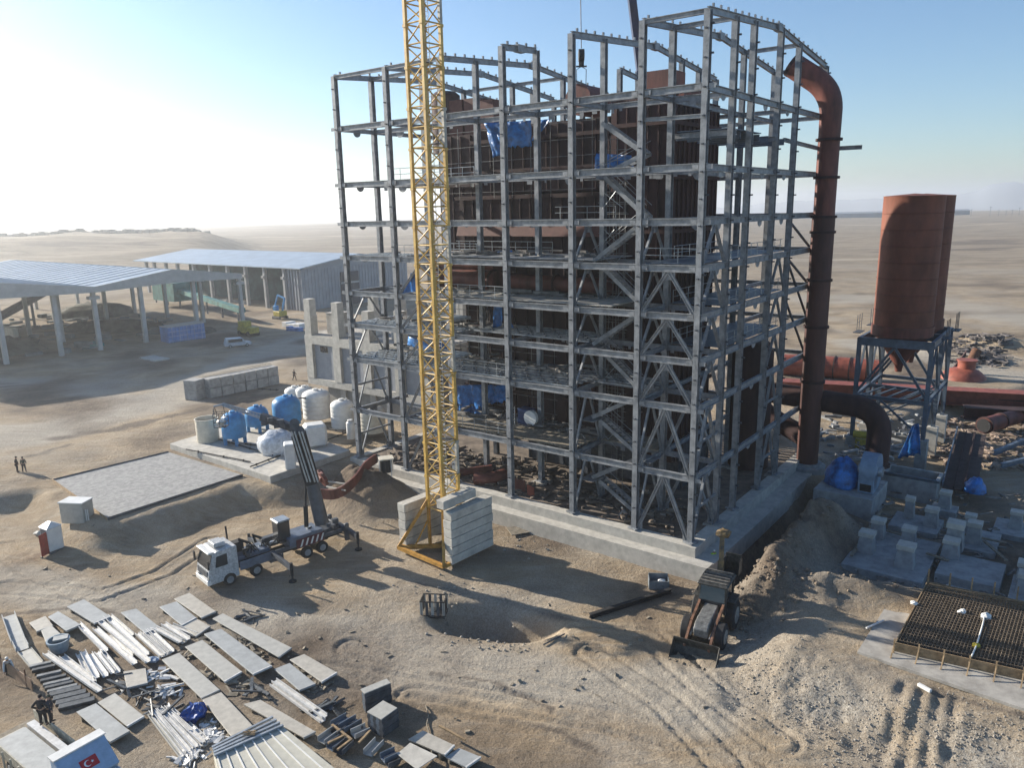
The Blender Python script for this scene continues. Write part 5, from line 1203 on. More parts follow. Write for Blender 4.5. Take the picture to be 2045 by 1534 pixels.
pad('long raised beam-like pad in the middle of the pit',-20.8,-16.4,9.6,14.4,z+.15,[(-16.9,13.6,1.2,1.5),(-16.9,15.4,1.3,2.4)],1.5)
pad('small pad with two pedestals behind the long raised pad',-19.8,-16.4,16.6,21.6,z-.1,[(-18,18.3,1.1,1.9),(-17.4,20.8,.9,1.6)])
pad('pad at the right edge with two stacked pedestals',-25.5,-21.4,8.2,13.2,z,[(-22.4,10.2,1.2,1.6),(-22.2,12.3,1.2,1.6)])
pad('far right pad with a tall wall-like pedestal',-29,-21.8,14.2,19.2,z,[(-22.9,15.3,1.3,2.4),(-22.8,17.6,1.3,2.4),(-25.5,17.6,1.2,1.6)])
pad('small far pad with a round-topped pedestal behind the others',-15.8,-13.6,24.6,26.6,z-.1,[(-14.7,25.6,1.0,1.7)])
pad('low pad with one pedestal before the pile of white bags',-23,-19,22,26,z-.2,[(-20.6,24.2,1.0,1.6)])
pad('dark sunken pad near the edge of the rebar terrace',-20.5,-17.4,5.8,8.6,z-.1,[],.7)
for i,(x0,y0,x1,y1,lab) in enumerate(((1755,1055,1830,1078,'long timber board lying between the nearest pads'),(1850,1105,1895,1120,'short dark beam lying between the middle pads'),(1900,1062,2010,1085,'long dark plank lying across the small pads'),(1965,1080,2010,1120,'plank leaning diagonally at the right side of the pit'),(1700,1110,1760,1020,'narrow plank lying beside the plinth corner'))):
    a=G(x0,y0,-1.7); b_=G(x1,y1,-1.7); m=MB(a); m.bar(a,b_,.25,.12); tag(m.build('plank',WOODD),lab,'plank','planks lying in the pit')
rr=random.Random(3); m=MB(W(-18,16,-2))
for k in range(260):
    u=rr.uniform(-30,-8); v=rr.uniform(2,34); zz=-2.35; c=W(u,v,zz+rr.uniform(0,.2)); m.box(c,(rr.uniform(.2,1.8),rr.uniform(.06,.3),rr.uniform(.05,.2)),rr.uniform(0,3))
tag(m.build('pit_debris',MATS['debris2']),'offcuts, boards and scrap lying between the foundation pads','debris',None,'stuff')
# ---------------------------------------------------------------- rebar mat in formwork on the terrace
fz0=-.66
fwc=[G(1786,1302,fz0),G(1850,1178,fz0),G(2300,1272,fz0),G(2300,1418,fz0)]
ft=T('rebar_formwork','timber formwork box filled with a dense rusty rebar mat on the terrace','formwork',fwc[0]); o=tuple(ft.location)
A_,B2,C2,D_=[Vector(p) for p in fwc]
m=MB(o); m.prism([p+Vector((0,0,.06)) for p in (A_,B2,C2,D_)],(0,0,-.3)); m.build('blinding',mat('dark_earth',(.05,.042,.035),.95,0,.3,2),ft)
for a,b_ in ((A_,B2),(B2,C2),(C2,D_),(D_,A_)):
    m=MB(o); m.bar(a+Vector((0,0,.28)),b_+Vector((0,0,.28)),.06,.72); m.build('shutter_board',WOOD,ft)
m1=MB(o)
for k in range(64):
    t=(k+.9)/65; 
    for zz in (.34,.62): m1.tube([A_.lerp(D_,t)+Vector((0,0,zz))+(B2-A_)*.05,B2.lerp(C2,t)+Vector((0,0,zz))-(B2-A_)*.05],.022,4)
m1.build('cross_rebar',mat('rebar',(.22,.17,.12),.8,.2,.4,3),ft)['kind']='stuff'
m2=MB(o)
for k in range(26):
    t=(k+1)/27
    for zz in (.38,.66): m2.tube([A_.lerp(B2,t)+Vector((0,0,zz))+(D_-A_)*.012,D_.lerp(C2,t)+Vector((0,0,zz))],.022,4)
m2.build('long_rebar',MATS['rebar'],ft)['kind']='stuff'
for k in range(9):
    t=k/8; p=A_.lerp(D_,t*.85+.0); q=B2.lerp(C2,t*.85)
    for pp_,hh,off in ((p,1.0,-.25),(q,1.5,.3)):
        d=(B2-A_).normalized()*off; m=MB(o); m.bar(pp_+d,pp_+d+Vector((0,0,hh)),.09,.09); m.bar(pp_+d*(4 if off<0 else 3.2)+Vector((0,0,.02)),pp_+d+Vector((0,0,hh*.6)),.07,.07); m.build('stake',WOOD,ft)
bl_=[G(1712,1303,fz0),G(1780,1195,fz0),G(1850,1205,fz0),G(1792,1305,fz0),G(2300,1440,fz0),G(2300,1500,fz0)]
m=MB(bl_[0]); m.prism([(p[0],p[1],-.62) for p in bl_[:4]],(0,0,-.2)); m.prism([(p[0],p[1],-.618) for p in (G(1790,1300,fz0),G(2300,1415,fz0),G(2300,1505,fz0),G(1712,1303,fz0))],(0,0,-.2))
tag(m.build('concrete_apron',CONC),'pale wrinkled concrete apron round the rebar formwork','concrete apron')
vb=T('white_vibrator','white hose and cloth bundle lying across the rebar mat','hose',G(1960,1250,0)); o=tuple(vb.location)
m=MB(o); m.tube([G(1967,1228,0),G(1962,1250,.1),G(1950,1290,.05),G(1940,1312,.05)],.05,7); m.build('hose',WHITE,vb,smooth=True)
m=MB(o); m.blob(G(1967,1232,0),(.7,.5,.5),2,.3); m.build('cloth',WHITE,vb); m=MB(o); m.blob(G(1948,1290,0),(.5,.4,.35),4,.3); m.build('yellow_glove',YM,vb)
for i,(x,y,lab) in enumerate(((1826,1205,'white rag lying inside the near left corner of the rebar formwork'),(1921,1222,'white rag lying on the rebar beside the hose'))):
    p=G(x,y,.05); m=MB(p); m.blob(p,(.5,.4,.3),i+9,.35); tag(m.build('rag',WHITE),lab,'rag','rags on the rebar')
p=GZ(1846,1378,-.8); m=MB(p); m.box((p[0],p[1],p[2]+.12),(.22,.8,.2),.5); tag(m.build('white_block',WHITE,bevel=.03),'single long white block lying on the terrace slope','block')
a=G(2045,1240,.0); 
m=MB(a); m.bar(G(1730,1255,-.55),G(1765,1240,-.55),.1,.1); tag(m.build('white_post',WHITE),'short white post lying on the terrace left of the apron','post')
# ---------------------------------------------------------------- steelwork yard at far right
def redbeam(p0,p1,w_,h_,lab,mt=RED,name='red_girder',grp='red girders stored in the yard'):
    a=Vector(p0); b_=Vector(p1); m=MB(tuple(a)); m.ib(a,b_,w_,h_,.08); return tag(m.build(name,mt),lab,'girder',grp)
zf=-1.0
redbeam(G(1560,772,zf+1.6),G(2300,812,zf+1.6),2.6,2.0,'longest rust red girder running behind the silo frame, topmost one',REDL)
redbeam(G(1880,795,zf+.8),G(2300,830,zf+.8),1.6,1.3,'rust red girder below the longest one at far right',REDD)
redbeam(G(1925,823,zf+1),G(2300,842,zf+1),2.0,1.6,'box-like brown girder with a rounded end in front of the longest girder',REDD)
pipe('red_ringed_pipe','bright red pipe with dark rings lying behind the tall flue pipe',[G(1560,728,1.1),G(1655,733,1.1),G(1760,742,1.1)],1.75,REDL,24,rings=[.55,.85,1.12,1.42,1.75])
drp=pipe('dark_red_pipe','short open dark red pipe lying on the yard at far right',[G(1965,850,-.2),G(2030,832,-.2)],.95,RED,22,rings=[.02,.5])
m=MB(tuple(drp.location)); a=Vector(G(1965,850,-.2)); d=(Vector(G(2030,832,-.2))-a).normalized(); m.tube([a-d*.12,a+d*.1],.84,22); m.build('bore_shade',DARK,drp)  # black disc painted for the shade inside the open pipe end
dm=T('red_dome','red domed vessel end with a round neck lying behind the girders','vessel',G(1925,762,-1)); o=tuple(dm.location)
m=MB(o); c=G(1922,760,-1); m.lathe([(3.4,0),(3.1,.9),(2.2,1.7),(1.3,2.0)],c,24); m.build('dome',REDL,dm,smooth=2)
m=MB(o); c=(c[0]+.4,c[1],c[2]); m.lathe([(1.25,1.9),(1.25,3.1),(1.45,3.15),(1.45,3.35)],c,20); m.build('neck',REDL,dm,smooth=2)
p=G(1890,752,-1); m=MB(p); m.prism([p,(p[0]+3,p[1]+.5,p[2]),(p[0]+3.1,p[1]+.5,p[2]+4)],(.1,.4,0)); tag(m.build('dark_plate',REDD),'dark triangular steel plate standing left of the red dome','steel plate')
m=MB(G(1985,700,-1)); rr=random.Random(9)
for k in range(240):
    q=G(1900+rr.uniform(0,110),690+rr.uniform(0,40)+ (k%5)*2,-1); q=(q[0],q[1],H(q[0],q[1])+rr.uniform(0,.5)); m.box(q,(rr.uniform(.3,3),rr.uniform(.1,.6),rr.uniform(.1,.4)),rr.uniform(0,3))
tag(m.build('scrap_heap',mat('scrap',(.16,.14,.13),.9,0,.5,.8)),'heap of dark scrap beside the straw coloured spoil heap','scrap',None,'stuff')
p=G(1945,712,.2); m=MB(p); m.tube([(p[0]-.4,p[1],-.8),(p[0]+.8,p[1]+.6,1.2)],.8,14); tag(m.build('brown_drum',RUST,smooth=2),'rusty drum lying tilted in the scrap heap','drum')
m=MB(G(1950,860,-1)); rr=random.Random(19)
for k in range(420):
    x=rr.uniform(1870,2120); y=rr.uniform(800,925); q=G(x,y,-1.4); q=(q[0],q[1],H(q[0],q[1])+rr.uniform(0,.25)); 
    if k%4: m.box(q,(rr.uniform(.2,2.4),rr.uniform(.08,.35),rr.uniform(.05,.25)),rr.uniform(0,3))
    else: m.blob(q,(rr.uniform(.3,.9),rr.uniform(.3,.9),rr.uniform(.2,.5)),k)
tag(m.build('yard_scrap',mat('yard_scrap_mix',(.36,.28,.22),.9,0,.5,.5,col2=(.10,.07,.06))),'mixed scrap, offcuts and rubble on the yard at far right','scrap',None,'stuff')
m=MB(G(1700,880,-1)); rr=random.Random(29)
for k in range(200):
    u=rr.uniform(-9,2); v=rr.uniform(31,52); m.box(W(u,v,-1.4+rr.uniform(0,1.6)),(rr.uniform(.3,2.6),rr.uniform(.1,.4),rr.uniform(.1,.4)),rr.uniform(0,3))
tag(m.build('stored_steel',mat('stored_steel',(.30,.31,.31),.7,.2,.5,.6,col2=(.08,.08,.09))),'stored steel pieces and crates behind the fan and the flue pipe','stored steel',None,'stuff')
p=W(-4.3,36,.2); m=MB(p); m.tube([W(-3.6,36,.9),W(-6.4,36.3,.9)],.42,14); m.ub(-6.2,-3.9,35.7,36.5,-1,.4); tag(m.build('yellow_compressor',YM,smooth=2),'yellow cylindrical compressor between the flue pipe and the elbow duct','compressor')
for k,(x0,y0,x1,y1) in enumerate(((1985,905,2045,880),(2000,930,2060,915))):
    a=G(x0,y0,-1.2); b_=G(x1,y1,-1.2); m=MB(a); m.ib(a,b_,.4,.5,.05); tag(m.build('steel_beam',STEELB),['grey steel beam lying loose at the right edge, upper one','grey steel beam lying loose at the right edge, lower one'][k],'beam','loose grey beams at the right edge')
# white straw / spoil colour
# ---------------------------------------------------------------- far plain: poles, low buildings
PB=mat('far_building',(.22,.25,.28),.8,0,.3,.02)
rr=random.Random(13)
for k,(x,h) in enumerate(((1940,11),(1978,14),(1995,9),(2010,8),(2022,9),(2036,12),(1700,9))):
    t=AY(x,421,1150); z0=float(hgt(np.array([t[0]]),np.array([t[1]]),False)[0]); ob=T('utility_pole',['utility pole standing alone left of the others on the horizon','tallest utility pole with a crossarm on the right horizon','third utility pole on the right horizon','fourth utility pole on the right horizon','fifth utility pole on the right horizon','utility pole nearest the right edge on the horizon','utility pole on the horizon just right of the flue pipe'][k],'utility pole',(t[0],t[1],z0),'utility poles on the horizon')
    m=MB(); m.bar((0,0,-1),(0,0,h),.45,.45); m.build('pole',PB,ob); m=MB(); m.bar((-2.2,0,h-1),(2.2,0,h-1),.3,.3); m.build('crossarm',PB,ob)
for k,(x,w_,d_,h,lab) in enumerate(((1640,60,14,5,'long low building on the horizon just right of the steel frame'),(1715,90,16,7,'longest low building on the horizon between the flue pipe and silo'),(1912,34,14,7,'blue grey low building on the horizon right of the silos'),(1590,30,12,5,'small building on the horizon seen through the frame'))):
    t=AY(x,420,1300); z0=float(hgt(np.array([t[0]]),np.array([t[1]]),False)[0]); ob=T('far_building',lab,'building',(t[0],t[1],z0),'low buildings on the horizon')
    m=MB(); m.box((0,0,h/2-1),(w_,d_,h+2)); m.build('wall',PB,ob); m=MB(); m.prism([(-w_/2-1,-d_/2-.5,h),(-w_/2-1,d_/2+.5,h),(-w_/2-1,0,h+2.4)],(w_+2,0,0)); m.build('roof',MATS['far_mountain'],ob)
# scrub / tree belt on the left rise
TREE=mat('far_scrub',(.16,.16,.12),.95,0,.3,.2)
m=MB((0,800,0)); rr=random.Random(23)
for k in range(420):
    a=R(rr.choice((-31,-30,-28.6,-27.5,-26.8,-25,-24.2,-22.5,-33,-35))+rr.gauss(0,.8)); d=rr.uniform(800,860); x,y=d*math.sin(a),d*math.cos(a); z0=H(x,y) if k<0 else None
    m.v.append((x,y,0)); 
P_=np.array(m.v); zz=hgt(P_[:,0],P_[:,1],False); m.v=[]
for k,(x,y,_) in enumerate(P_): s=rr.uniform(2,6); m.blob((x,y,float(zz[k])+s*.2),(s*1.6,s*1.6,s),k,.3,6,4)
tag(m.build('tree_belt',TREE),'far-off belt of scrub and trees along the hazy rise at left','scrub',None,'stuff')
# ---------------------------------------------------------------- foreground panels
def C3(x,y): return (x*.3423,1150+y*.3423)
def C1(x,y): return (600+x*.1956,1340+y*.1956)
PL=[((390,180),(490,138),(645,238),(548,278),'sandwich panel nearest the portable toilet, top left of the panel field'),
((280,240),(340,208),(470,285),(385,322),'short square sandwich panel right of the two narrow ones at the upper left'),
((170,275),(265,235),(310,290),(215,325),'narrow sandwich panel at the upper left end of the field'),
((240,320),(300,290),(365,350),(270,395),'narrow sandwich panel touching the grey bin'),
((705,215),(795,192),(930,300),(845,335),'sandwich panel alone between the white gutters and the upper pair'),
((930,182),(1030,150),(1145,245),(1060,290),'left one of the upper pair of sandwich panels'),
((1015,135),(1105,100),(1258,208),(1175,245),'sandwich panel nearest the crane truck, topmost of the field'),
((1065,290),(1145,250),(1225,295),(1140,355),'short sandwich panel just below the upper pair'),
((1240,250),(1300,220),(1700,420),(1625,475),'longest sandwich panel along the right edge of the field'),
((1190,340),(1290,310),(1585,525),(1475,575),'long wide sandwich panel second from the right edge'),
((1080,415),(1180,375),(1410,560),(1310,618),'wide sandwich panel third from the right edge'),
((945,490),(1045,450),(1280,665),(1175,715),'long sandwich panel in the centre, upper one of a row of two'),
((1180,725),(1290,680),(1478,880),(1355,945),'long sandwich panel in the centre, lower one of a row of two'),
((1600,545),(1690,510),(1840,630),(1745,668),'left one of the two panels at the far right of the field'),
((1690,490),(1775,458),(1965,565),(1875,620),'right one of the two panels at the far right of the field'),
((445,795),(560,745),(755,905),(640,970),'large sandwich panel behind the flag truck cab'),
((570,740),(670,685),(840,820),(740,880),'large sandwich panel touching the one behind the flag truck cab'),
((1420,750),(1520,725),(1840,910),(1770,945),'worn sandwich panel running under the ribbed cream stack'),
((720,560),(850,540),(862,625),(740,655),'small square pale panel laid on dark offcuts in the middle')]
PM=[PANEL,mat('panel_warm',(.46,.43,.37),.6,.1,.12,2.5),mat('panel_cool',(.38,.39,.38),.55,.1,.12,2)]
def panel(pts,lab,hh=.34,th_=.1,mt=None,bear=True,name='sandwich_panel',cat='panel',grp='sandwich panels laid out on the ground'):
    g=GZ(*pts[0]); zt=max(H(*G(x,y,g[2])[:2]) for x,y in pts)+hh
    P=[G(x,y,zt) for x,y in pts]; c=Vector(P[0]); th=T(name,lab,cat,(c.x,c.y,g[2]),grp); o=tuple(th.location)
    m=MB(o); m.prism([(p[0],p[1],zt) for p in P],(0,0,-th_)); m.build('board',mt or random.choice(PM),th,bevel=.012)
    if bear:
        for t in (.14,.86):
            a=Vector(P[0]).lerp(Vector(P[3]),t); b_=Vector(P[1]).lerp(Vector(P[2]),t); a.z=b_.z=zt-th_-.11; m=MB(o); m.bar(a,b_,.16,.2); m.bar(a-Vector((0,0,.2)),b_-Vector((0,0,.2)),.12,.18); m.build('bearer',WOODD,th)
        a=Vector(P[3]); b_=Vector(P[2]); m=MB(o); a.z=b_.z=zt-.05; m.bar(a,b_,.10,.13); m.build('folded_edge',TRIM if len(lab)%2 else PM[2],th)
    return th
for a,b_,c_,d_,lab in PL: panel([C3(*a),C3(*b_),C3(*c_),C3(*d_)],lab,random.uniform(.26,.42),random.uniform(.07,.12))
panel([C1(1100,700),C1(1250,610),C1(1570,760),C1(1470,860)],'sandwich panel at bottom centre beside the upright corrugated stack',.4)
panel([C1(1480,880),C1(1620,790),C1(1840,880),C1(1690,985)],'last sandwich panel at the bottom edge of the photo',.3)
panel([C1(985,850),C1(1120,735),C1(1400,870),C1(1190,1010)],'dusty pale sheet lying over the edge of the bottom panels',.55,.05,CONCL,False,'dusty_sheet','sheet',None)
# trough channels left
def seg(name,lab,cat,pts,w_,h_,mt,grp,z0=.12,open_=True):
    g=GZ(*pts[0]); P=[Vector((*GZ(x,y)[:2],0)) for x,y in pts]
    for p in P: p.z=H(p.x,p.y)+z0
    m=MB(tuple(P[0]))
    for a,b_ in zip(P[:-1],P[1:]):
        d=(b_-a).normalized(); s_=Vector((-d.y,d.x,0))*w_/2
        m.bar(a,b_,w_,.04)
        if open_: m.bar(a+s_+Vector((0,0,h_/2)),b_+s_+Vector((0,0,h_/2)),.04,h_); m.bar(a-s_+Vector((0,0,h_/2)),b_-s_+Vector((0,0,h_/2)),.04,h_)
    return tag(m.build(name,mt),lab,cat,grp)
seg('trough','upper folded metal trough at the left edge of the panel field','trough',[C3(52,245),C3(110,400)],.8,.28,PM[2],'troughs at the left edge')
seg('trough','middle folded metal trough at the left edge, with white offcuts in it','trough',[C3(112,400),C3(135,445)],.75,.3,PM[2],'troughs at the left edge')
seg('trough','lower folded metal trough leading to the dark strips','trough',[C3(145,450),C3(215,535)],.8,.15,PM[0],'troughs at the left edge')
# white gutters
GL=[((460,305),(620,465)),((620,260),(860,485)),((585,292),(868,530)),((560,335),(790,540)),((635,365),(765,488)),((640,250),(770,362)),((270,480),(585,700)),((365,495),(550,640)),((462,470),(548,645)),((485,465),(568,618)),((525,475),(620,605)),((570,465),(665,585)),((592,460),(690,582)),
 ((805,352),(950,485)),((825,345),(968,478)),((848,338),(986,472)),((868,332),(1005,462)),((905,330),(1055,412)),((930,318),(1078,402)),((958,308),(1100,398)),((1000,305),(1140,360)),((1590,652),(1885,870)),((1602,640),(1898,852))]
NUM=['first','second','third','fourth','fifth','sixth','seventh','eighth','ninth','tenth']
GLL=['white gutter left of the long pair, its end curling by the panels','long white gutter nearest the upper right, touching the blue film','long white gutter just left of the longest one','long cream gutter, leftmost of the four parallel long ones','short white gutter lying inside the long parallel ones','dark edged white gutter at the upper end of the long ones','longest pale gutter running down to the large panels','pale gutter crossing beside the longest one',
 'first of the five short bright white gutters from the left','second of the five short bright white gutters from the left','third of the five short bright white gutters from the left','fourth of the five short bright white gutters from the left','last of the five short bright white gutters from the left',
 'first of the flat white bundle in the middle','second of the flat white bundle in the middle','third of the flat white bundle in the middle','fourth of the flat white bundle in the middle','lowest of the four slanting strips beside the middle bundle','second of the four slanting strips beside the middle bundle','third of the four slanting strips beside the middle bundle','topmost of the four slanting strips beside the middle bundle','left one of the white gutter pair at the right of the field','right one of the white gutter pair at the right of the field']
for (a,b_),lab in zip(GL,GLL): seg('white_gutter',lab,'gutter',[C3(*a),C3(*b_)],.34,.17,TRIM,'white gutters and trims on the ground',random.uniform(.1,.3))
for k in range(11):
    a=(868+k*11+ (k%3)*4,812-k*3-(k%2)*6); b_=(1075+k*14,1085-k*9-(k%3)*10)
    seg('long_trim',f'pale folded trim, {NUM[k] if k<10 else "last"} from the left in the bundle beside the blue bag','trim',[C3(*a),C3(*b_)],.26,.12,TRIM if k%3 else PM[0],'bundle of pale trims at bottom centre',.08+.05*(k%3))
# dark strip row
for k,(x,y) in enumerate(((240,535),(258,556),(290,590),(315,615),(335,638),(350,655),(368,675),(385,692),(410,715),(430,740),(452,762))):
    g=GZ(*C3(x,y)); w_=1.25+.07*k; slab('dark_strip',f'dark folded strip, {(NUM+["last"])[k]} from the top in the row beside the person in black','strip',(g[0],g[1],g[2]+.16),(w_,.30 if k<7 else .5,.22),.42,mat('strip_dark',(.07,.08,.09),.5,.2,.4,3) if k%2 or k>7 else mat('strip_grey',(.22,.23,.23),.5,.2,.3,3),'dark strips in a row',.02)
# grey bin
g=GZ(*C3(350,440)); gbn=T('grey_bin','pale blue grey plastic bin standing among the panels at the upper left','bin',g); m=MB(g)
m.lathe([(.50,0),(.70,.8),(.74,.82),(.74,.9),(.64,.9),(.5,.2),(0,.2)],(g[0],g[1],g[2]),16); m.build('bin_body',mat('bin_blue',(.28,.36,.42),.5,0,.15,3),gbn,smooth=2)
m=MB(g); m.box((g[0]+.1,g[1]+.15,g[2]+.93),(.9,.6,.05),.4); m.build('lid',PM[2],gbn)
# blue bag, white scraps
g=GZ(*C3(1140,830)); m=MB(g); m.blob((g[0],g[1],g[2]+.35),(1.4,1.3,1.0),4,.35,10,7); tag(m.build('blue_bag',mat('bag_blue',(.02,.09,.36),.45,0,.4,5,.4,8)),'crumpled blue plastic bag beside the bundle of pale trims','bag')
g=GZ(*C3(885,500)); m=MB(g); m.blob((g[0],g[1],g[2]+.1),(.9,.6,.3),4,.35,8,5); tag(m.build('blue_film',mat('film_pale',(.35,.45,.58),.4,0,.3,5)),'pale blue film scrap at the end of the long gutters','film')
def scatter(name,label,pts,n_,spread,seed,mt,sz=(.15,1.0),zz=.15):
    rr=random.Random(seed); m=MB(GZ(*pts[0])); P=[]
    for k in range(n_):
        px,py=rr.choice(pts); P.append(G(px+rr.gauss(0,spread),py+rr.gauss(0,spread*.5),-2))
    A=np.array(P); h=hgt(A[:,0],A[:,1])
    for k in range(n_):
        Mx=Matrix.Rotation(rr.uniform(0,3.1),3,'Z')@Matrix.Rotation(rr.uniform(-.5,.5),3,'X'); m.box((P[k][0],P[k][1],float(h[k])+rr.uniform(.02,zz)),(rr.uniform(*sz),rr.uniform(.05,.3),rr.uniform(.02,.12)),0,Mx)
    return tag(m.build(name,mt),label,'offcuts',None,'stuff')
scatter('white_offcuts','white metal offcuts and scraps between the trims and panels',[C3(1210,900),C3(1230,930),C3(960,665),C3(930,580),C3(1105,1060)],130,14,1,TRIM)
scatter('wood_offcuts','timber offcuts and splinters scattered among the panels',[C3(1240,570),C3(1400,400),C3(1480,470),C3(1100,470),C3(1290,880),C3(1180,400),C3(1840,640),C3(1750,560),C3(1380,640)],150,16,2,WOODD)
scatter('dark_offcuts','dark folded offcuts lying between the panels',[C3(700,640),C3(880,700),C3(940,780),C3(1500,680),C3(1880,760),C3(1450,245)],60,12,3,MATS['strip_dark'],(.5,2.0),.3)
# corrugated stacks
def corr(lab,x0,y0,x1,y1,hh,th_,mt,mt2):
    a=Vector(GZ(x0,y0)); b_=Vector(GZ(x1,y1)); d=(b_-a).normalized(); n_=Vector((-d.y,d.x,0)); L_=(b_-a).length; rz=math.atan2(d.y,d.x)
    th=T('corrugated_stack',lab,'sheet stack',tuple(a),'corrugated sheet stacks'); o=tuple(a)
    for k in range(5):
        c=a+d*L_/2+n_*(k*th_/5)+Vector((0,0,hh/2)); m=MB(o)
        for q in range(5): m.box((c.x,c.y+0,a.z+hh*(q+.5)/5),(L_-.04*k,th_/5-.02+(.10 if q%2 else 0),hh/5-.015*(q%2)),rz)
        m.build('sheet',mt if k%2 else mt2,th)
    m=MB(o); c=a+d*L_/2+n_*th_*.4; m.box((c.x,c.y,a.z+hh+.03),(L_,th_*.9,.05),rz); m.build('top_flange',PM[0],th)
CB=mat('sheet_blue_grey',(.16,.20,.25),.45,.3,.2,3)
corr('tall stack of blue grey corrugated sheets standing on edge above the others',730,1424,782,1402,1.25,.6,CB,STEELD)
corr('stack of blue grey corrugated sheets with a pale top beside the timber scraps',762,1474,794,1450,1.15,1.3,CB,STEELD)
for k,(p,q) in enumerate((((340,615),(500,525)),((350,700),(440,640)),((215,770),(380,650)),((420,665),(600,560)),((500,640),(640,610)),((540,720),(690,650)),((300,840),(450,740)),((390,900),(510,790)),((690,900),(810,770)),((840,970),(990,900)),((880,1000),(1000,950)))):
    m_=[CB,STEELD,PM[2]][k%3]; a=C1(*p); b_=C1(*q); seg('folded_sheet',f'blue grey folded sheet, {(NUM+["last"])[k]} from the left right of the cream stack','sheet',[a,b_],.55,.3,m_,'folded sheets in the pile',.2+.1*(k%2))
for k,(p,q) in enumerate((((290,830),(460,740)),((385,900),(530,780)),((600,830),(720,690)),((1420,650),(1690,790)),((330,640),(520,780)))):
    a=C1(*p); b_=C1(*q); g=Vector(GZ(*a)); h=Vector(GZ(*b_)); m=MB(tuple(g)); m.bar(g+Vector((0,0,.55)),h+Vector((0,0,.5)),.12,.1); tag(m.build('timber_batten',WOOD),['pale timber batten lying left over the folded sheets','second pale batten just below the left one','batten sloping up to the corrugated stack','short round batten by the bottom panels','batten crossing the pile of folded sheets'][k],'batten','timber battens on the sheet pile')
g=Vector(GZ(850,1412)); h=Vector(GZ(868,1534)); m=MB(tuple(g)); pts=[g.lerp(h,t/6)+Vector((.12*math.sin(t*2),0,.08+.25*(t>3))) for t in range(7)]; m.tube(pts,.035,6); tag(m.build('cable',WOODD),'pale cable trailing down over the bottom sandwich panel','cable')
# ribbed cream stack
zt=GZ(560,1500)[2]+1.0
rs=T('ribbed_cream_stack','big stack of ribbed cream sheets with a metal edge at bottom centre','sheet stack',(*G(560,1500,zt-1)[:2],zt-1)); o=tuple(rs.location)
q=[G(425,1500,zt),G(548,1438,zt),G(700,1560,zt),G(470,1680,zt)]
m=MB(o); m.prism([(p[0],p[1],zt) for p in q],(0,0,-.9)); m.build('sheet_pack',mat('cream_sheet',(.50,.48,.40),.5,0,.1,1.5),rs,bevel=.02)
for k in range(8):
    t=(k+.3)/8; a=Vector(q[0]).lerp(Vector(q[1]),t); b_=Vector(q[3]).lerp(Vector(q[2]),t); m=MB(o); m.bar(a+Vector((0,0,.03)),b_+Vector((0,0,.03)),.06,.06); m.build('rib',WHITE,rs)
for k in range(4):
    a=Vector(q[0]).lerp(Vector(q[3]),-.02+.035*k); b_=Vector(q[1]).lerp(Vector(q[2]),-.02+.05*k); m=MB(o); m.bar(a+Vector((0,0,.10)),b_+Vector((0,0,.10)),.14,.12); m.build('edge_profile',GREY,rs)
m=MB(o); c=Vector(q[0]).lerp(Vector(q[1]),.6).lerp(Vector(q[3]),.05); 
for k in range(12): m.tube([c+Vector((random.uniform(-.4,.4),random.uniform(-.2,.2),.2)),c+Vector((random.uniform(-.4,.4),random.uniform(-.2,.2),.28))],.03,5)
m.build('wire_tangle',WOOD,rs)
# ---------------------------------------------------------------- flag truck at bottom left
def C4(x,y): return (x*.1525,1300+y*.1525)
ft0=Vector(GZ(150,1560)); zb=ft0.z
TF=(Vector(G(150,1500,zb))-Vector(G(10,1390,zb))).normalized(); TF.z=0; TF.normalize(); TL=Vector((-TF.y,TF.x,0)); trz2=math.atan2(TF.y,TF.x)
tc0=Vector(G(168,1537,zb+2.6)); tc0.z=zb
def Tq(a,b_,z): p=tc0+TF*a+TL*b_; return (p.x,p.y,zb+z)
tf=T('flatbed_truck','flatbed truck with a red flag emblem on its pale blue wind deflector','truck',Tq(-2,0,0)); o=tuple(tf.location)
def t2(par,name,c,d,mt,bev=.04,rz=0): m=MB(o); m.box(Tq(*c),d,trz2+rz); return m.build(name,mt,par,bevel=bev)
ca=t2(tf,'cab',(.6,0,1.4),(1.9,2.4,2.2),mat('cab_pale',(.50,.56,.62),.4,0,.15,2),.1)
m=MB(o); df=[(-.55,2.5),(.95,2.5),(1.15,2.75),(-.1,3.75),(-.55,3.75)]; m.prism([Tq(a,-1.2,z) for a,z in df],TL*2.4); de=m.build('wind_deflector',mat('deflector_blue',(.34,.46,.60),.4,0,.12,2),ca,bevel=.03)
m=MB(o); m.prism([Tq(a,-1.25,z) for a,z in ((-.65,3.76),(-.05,3.76),(-.05,3.84),(-.65,3.84))],TL*2.5); m.build('deflector_rim',WHITE,ca)
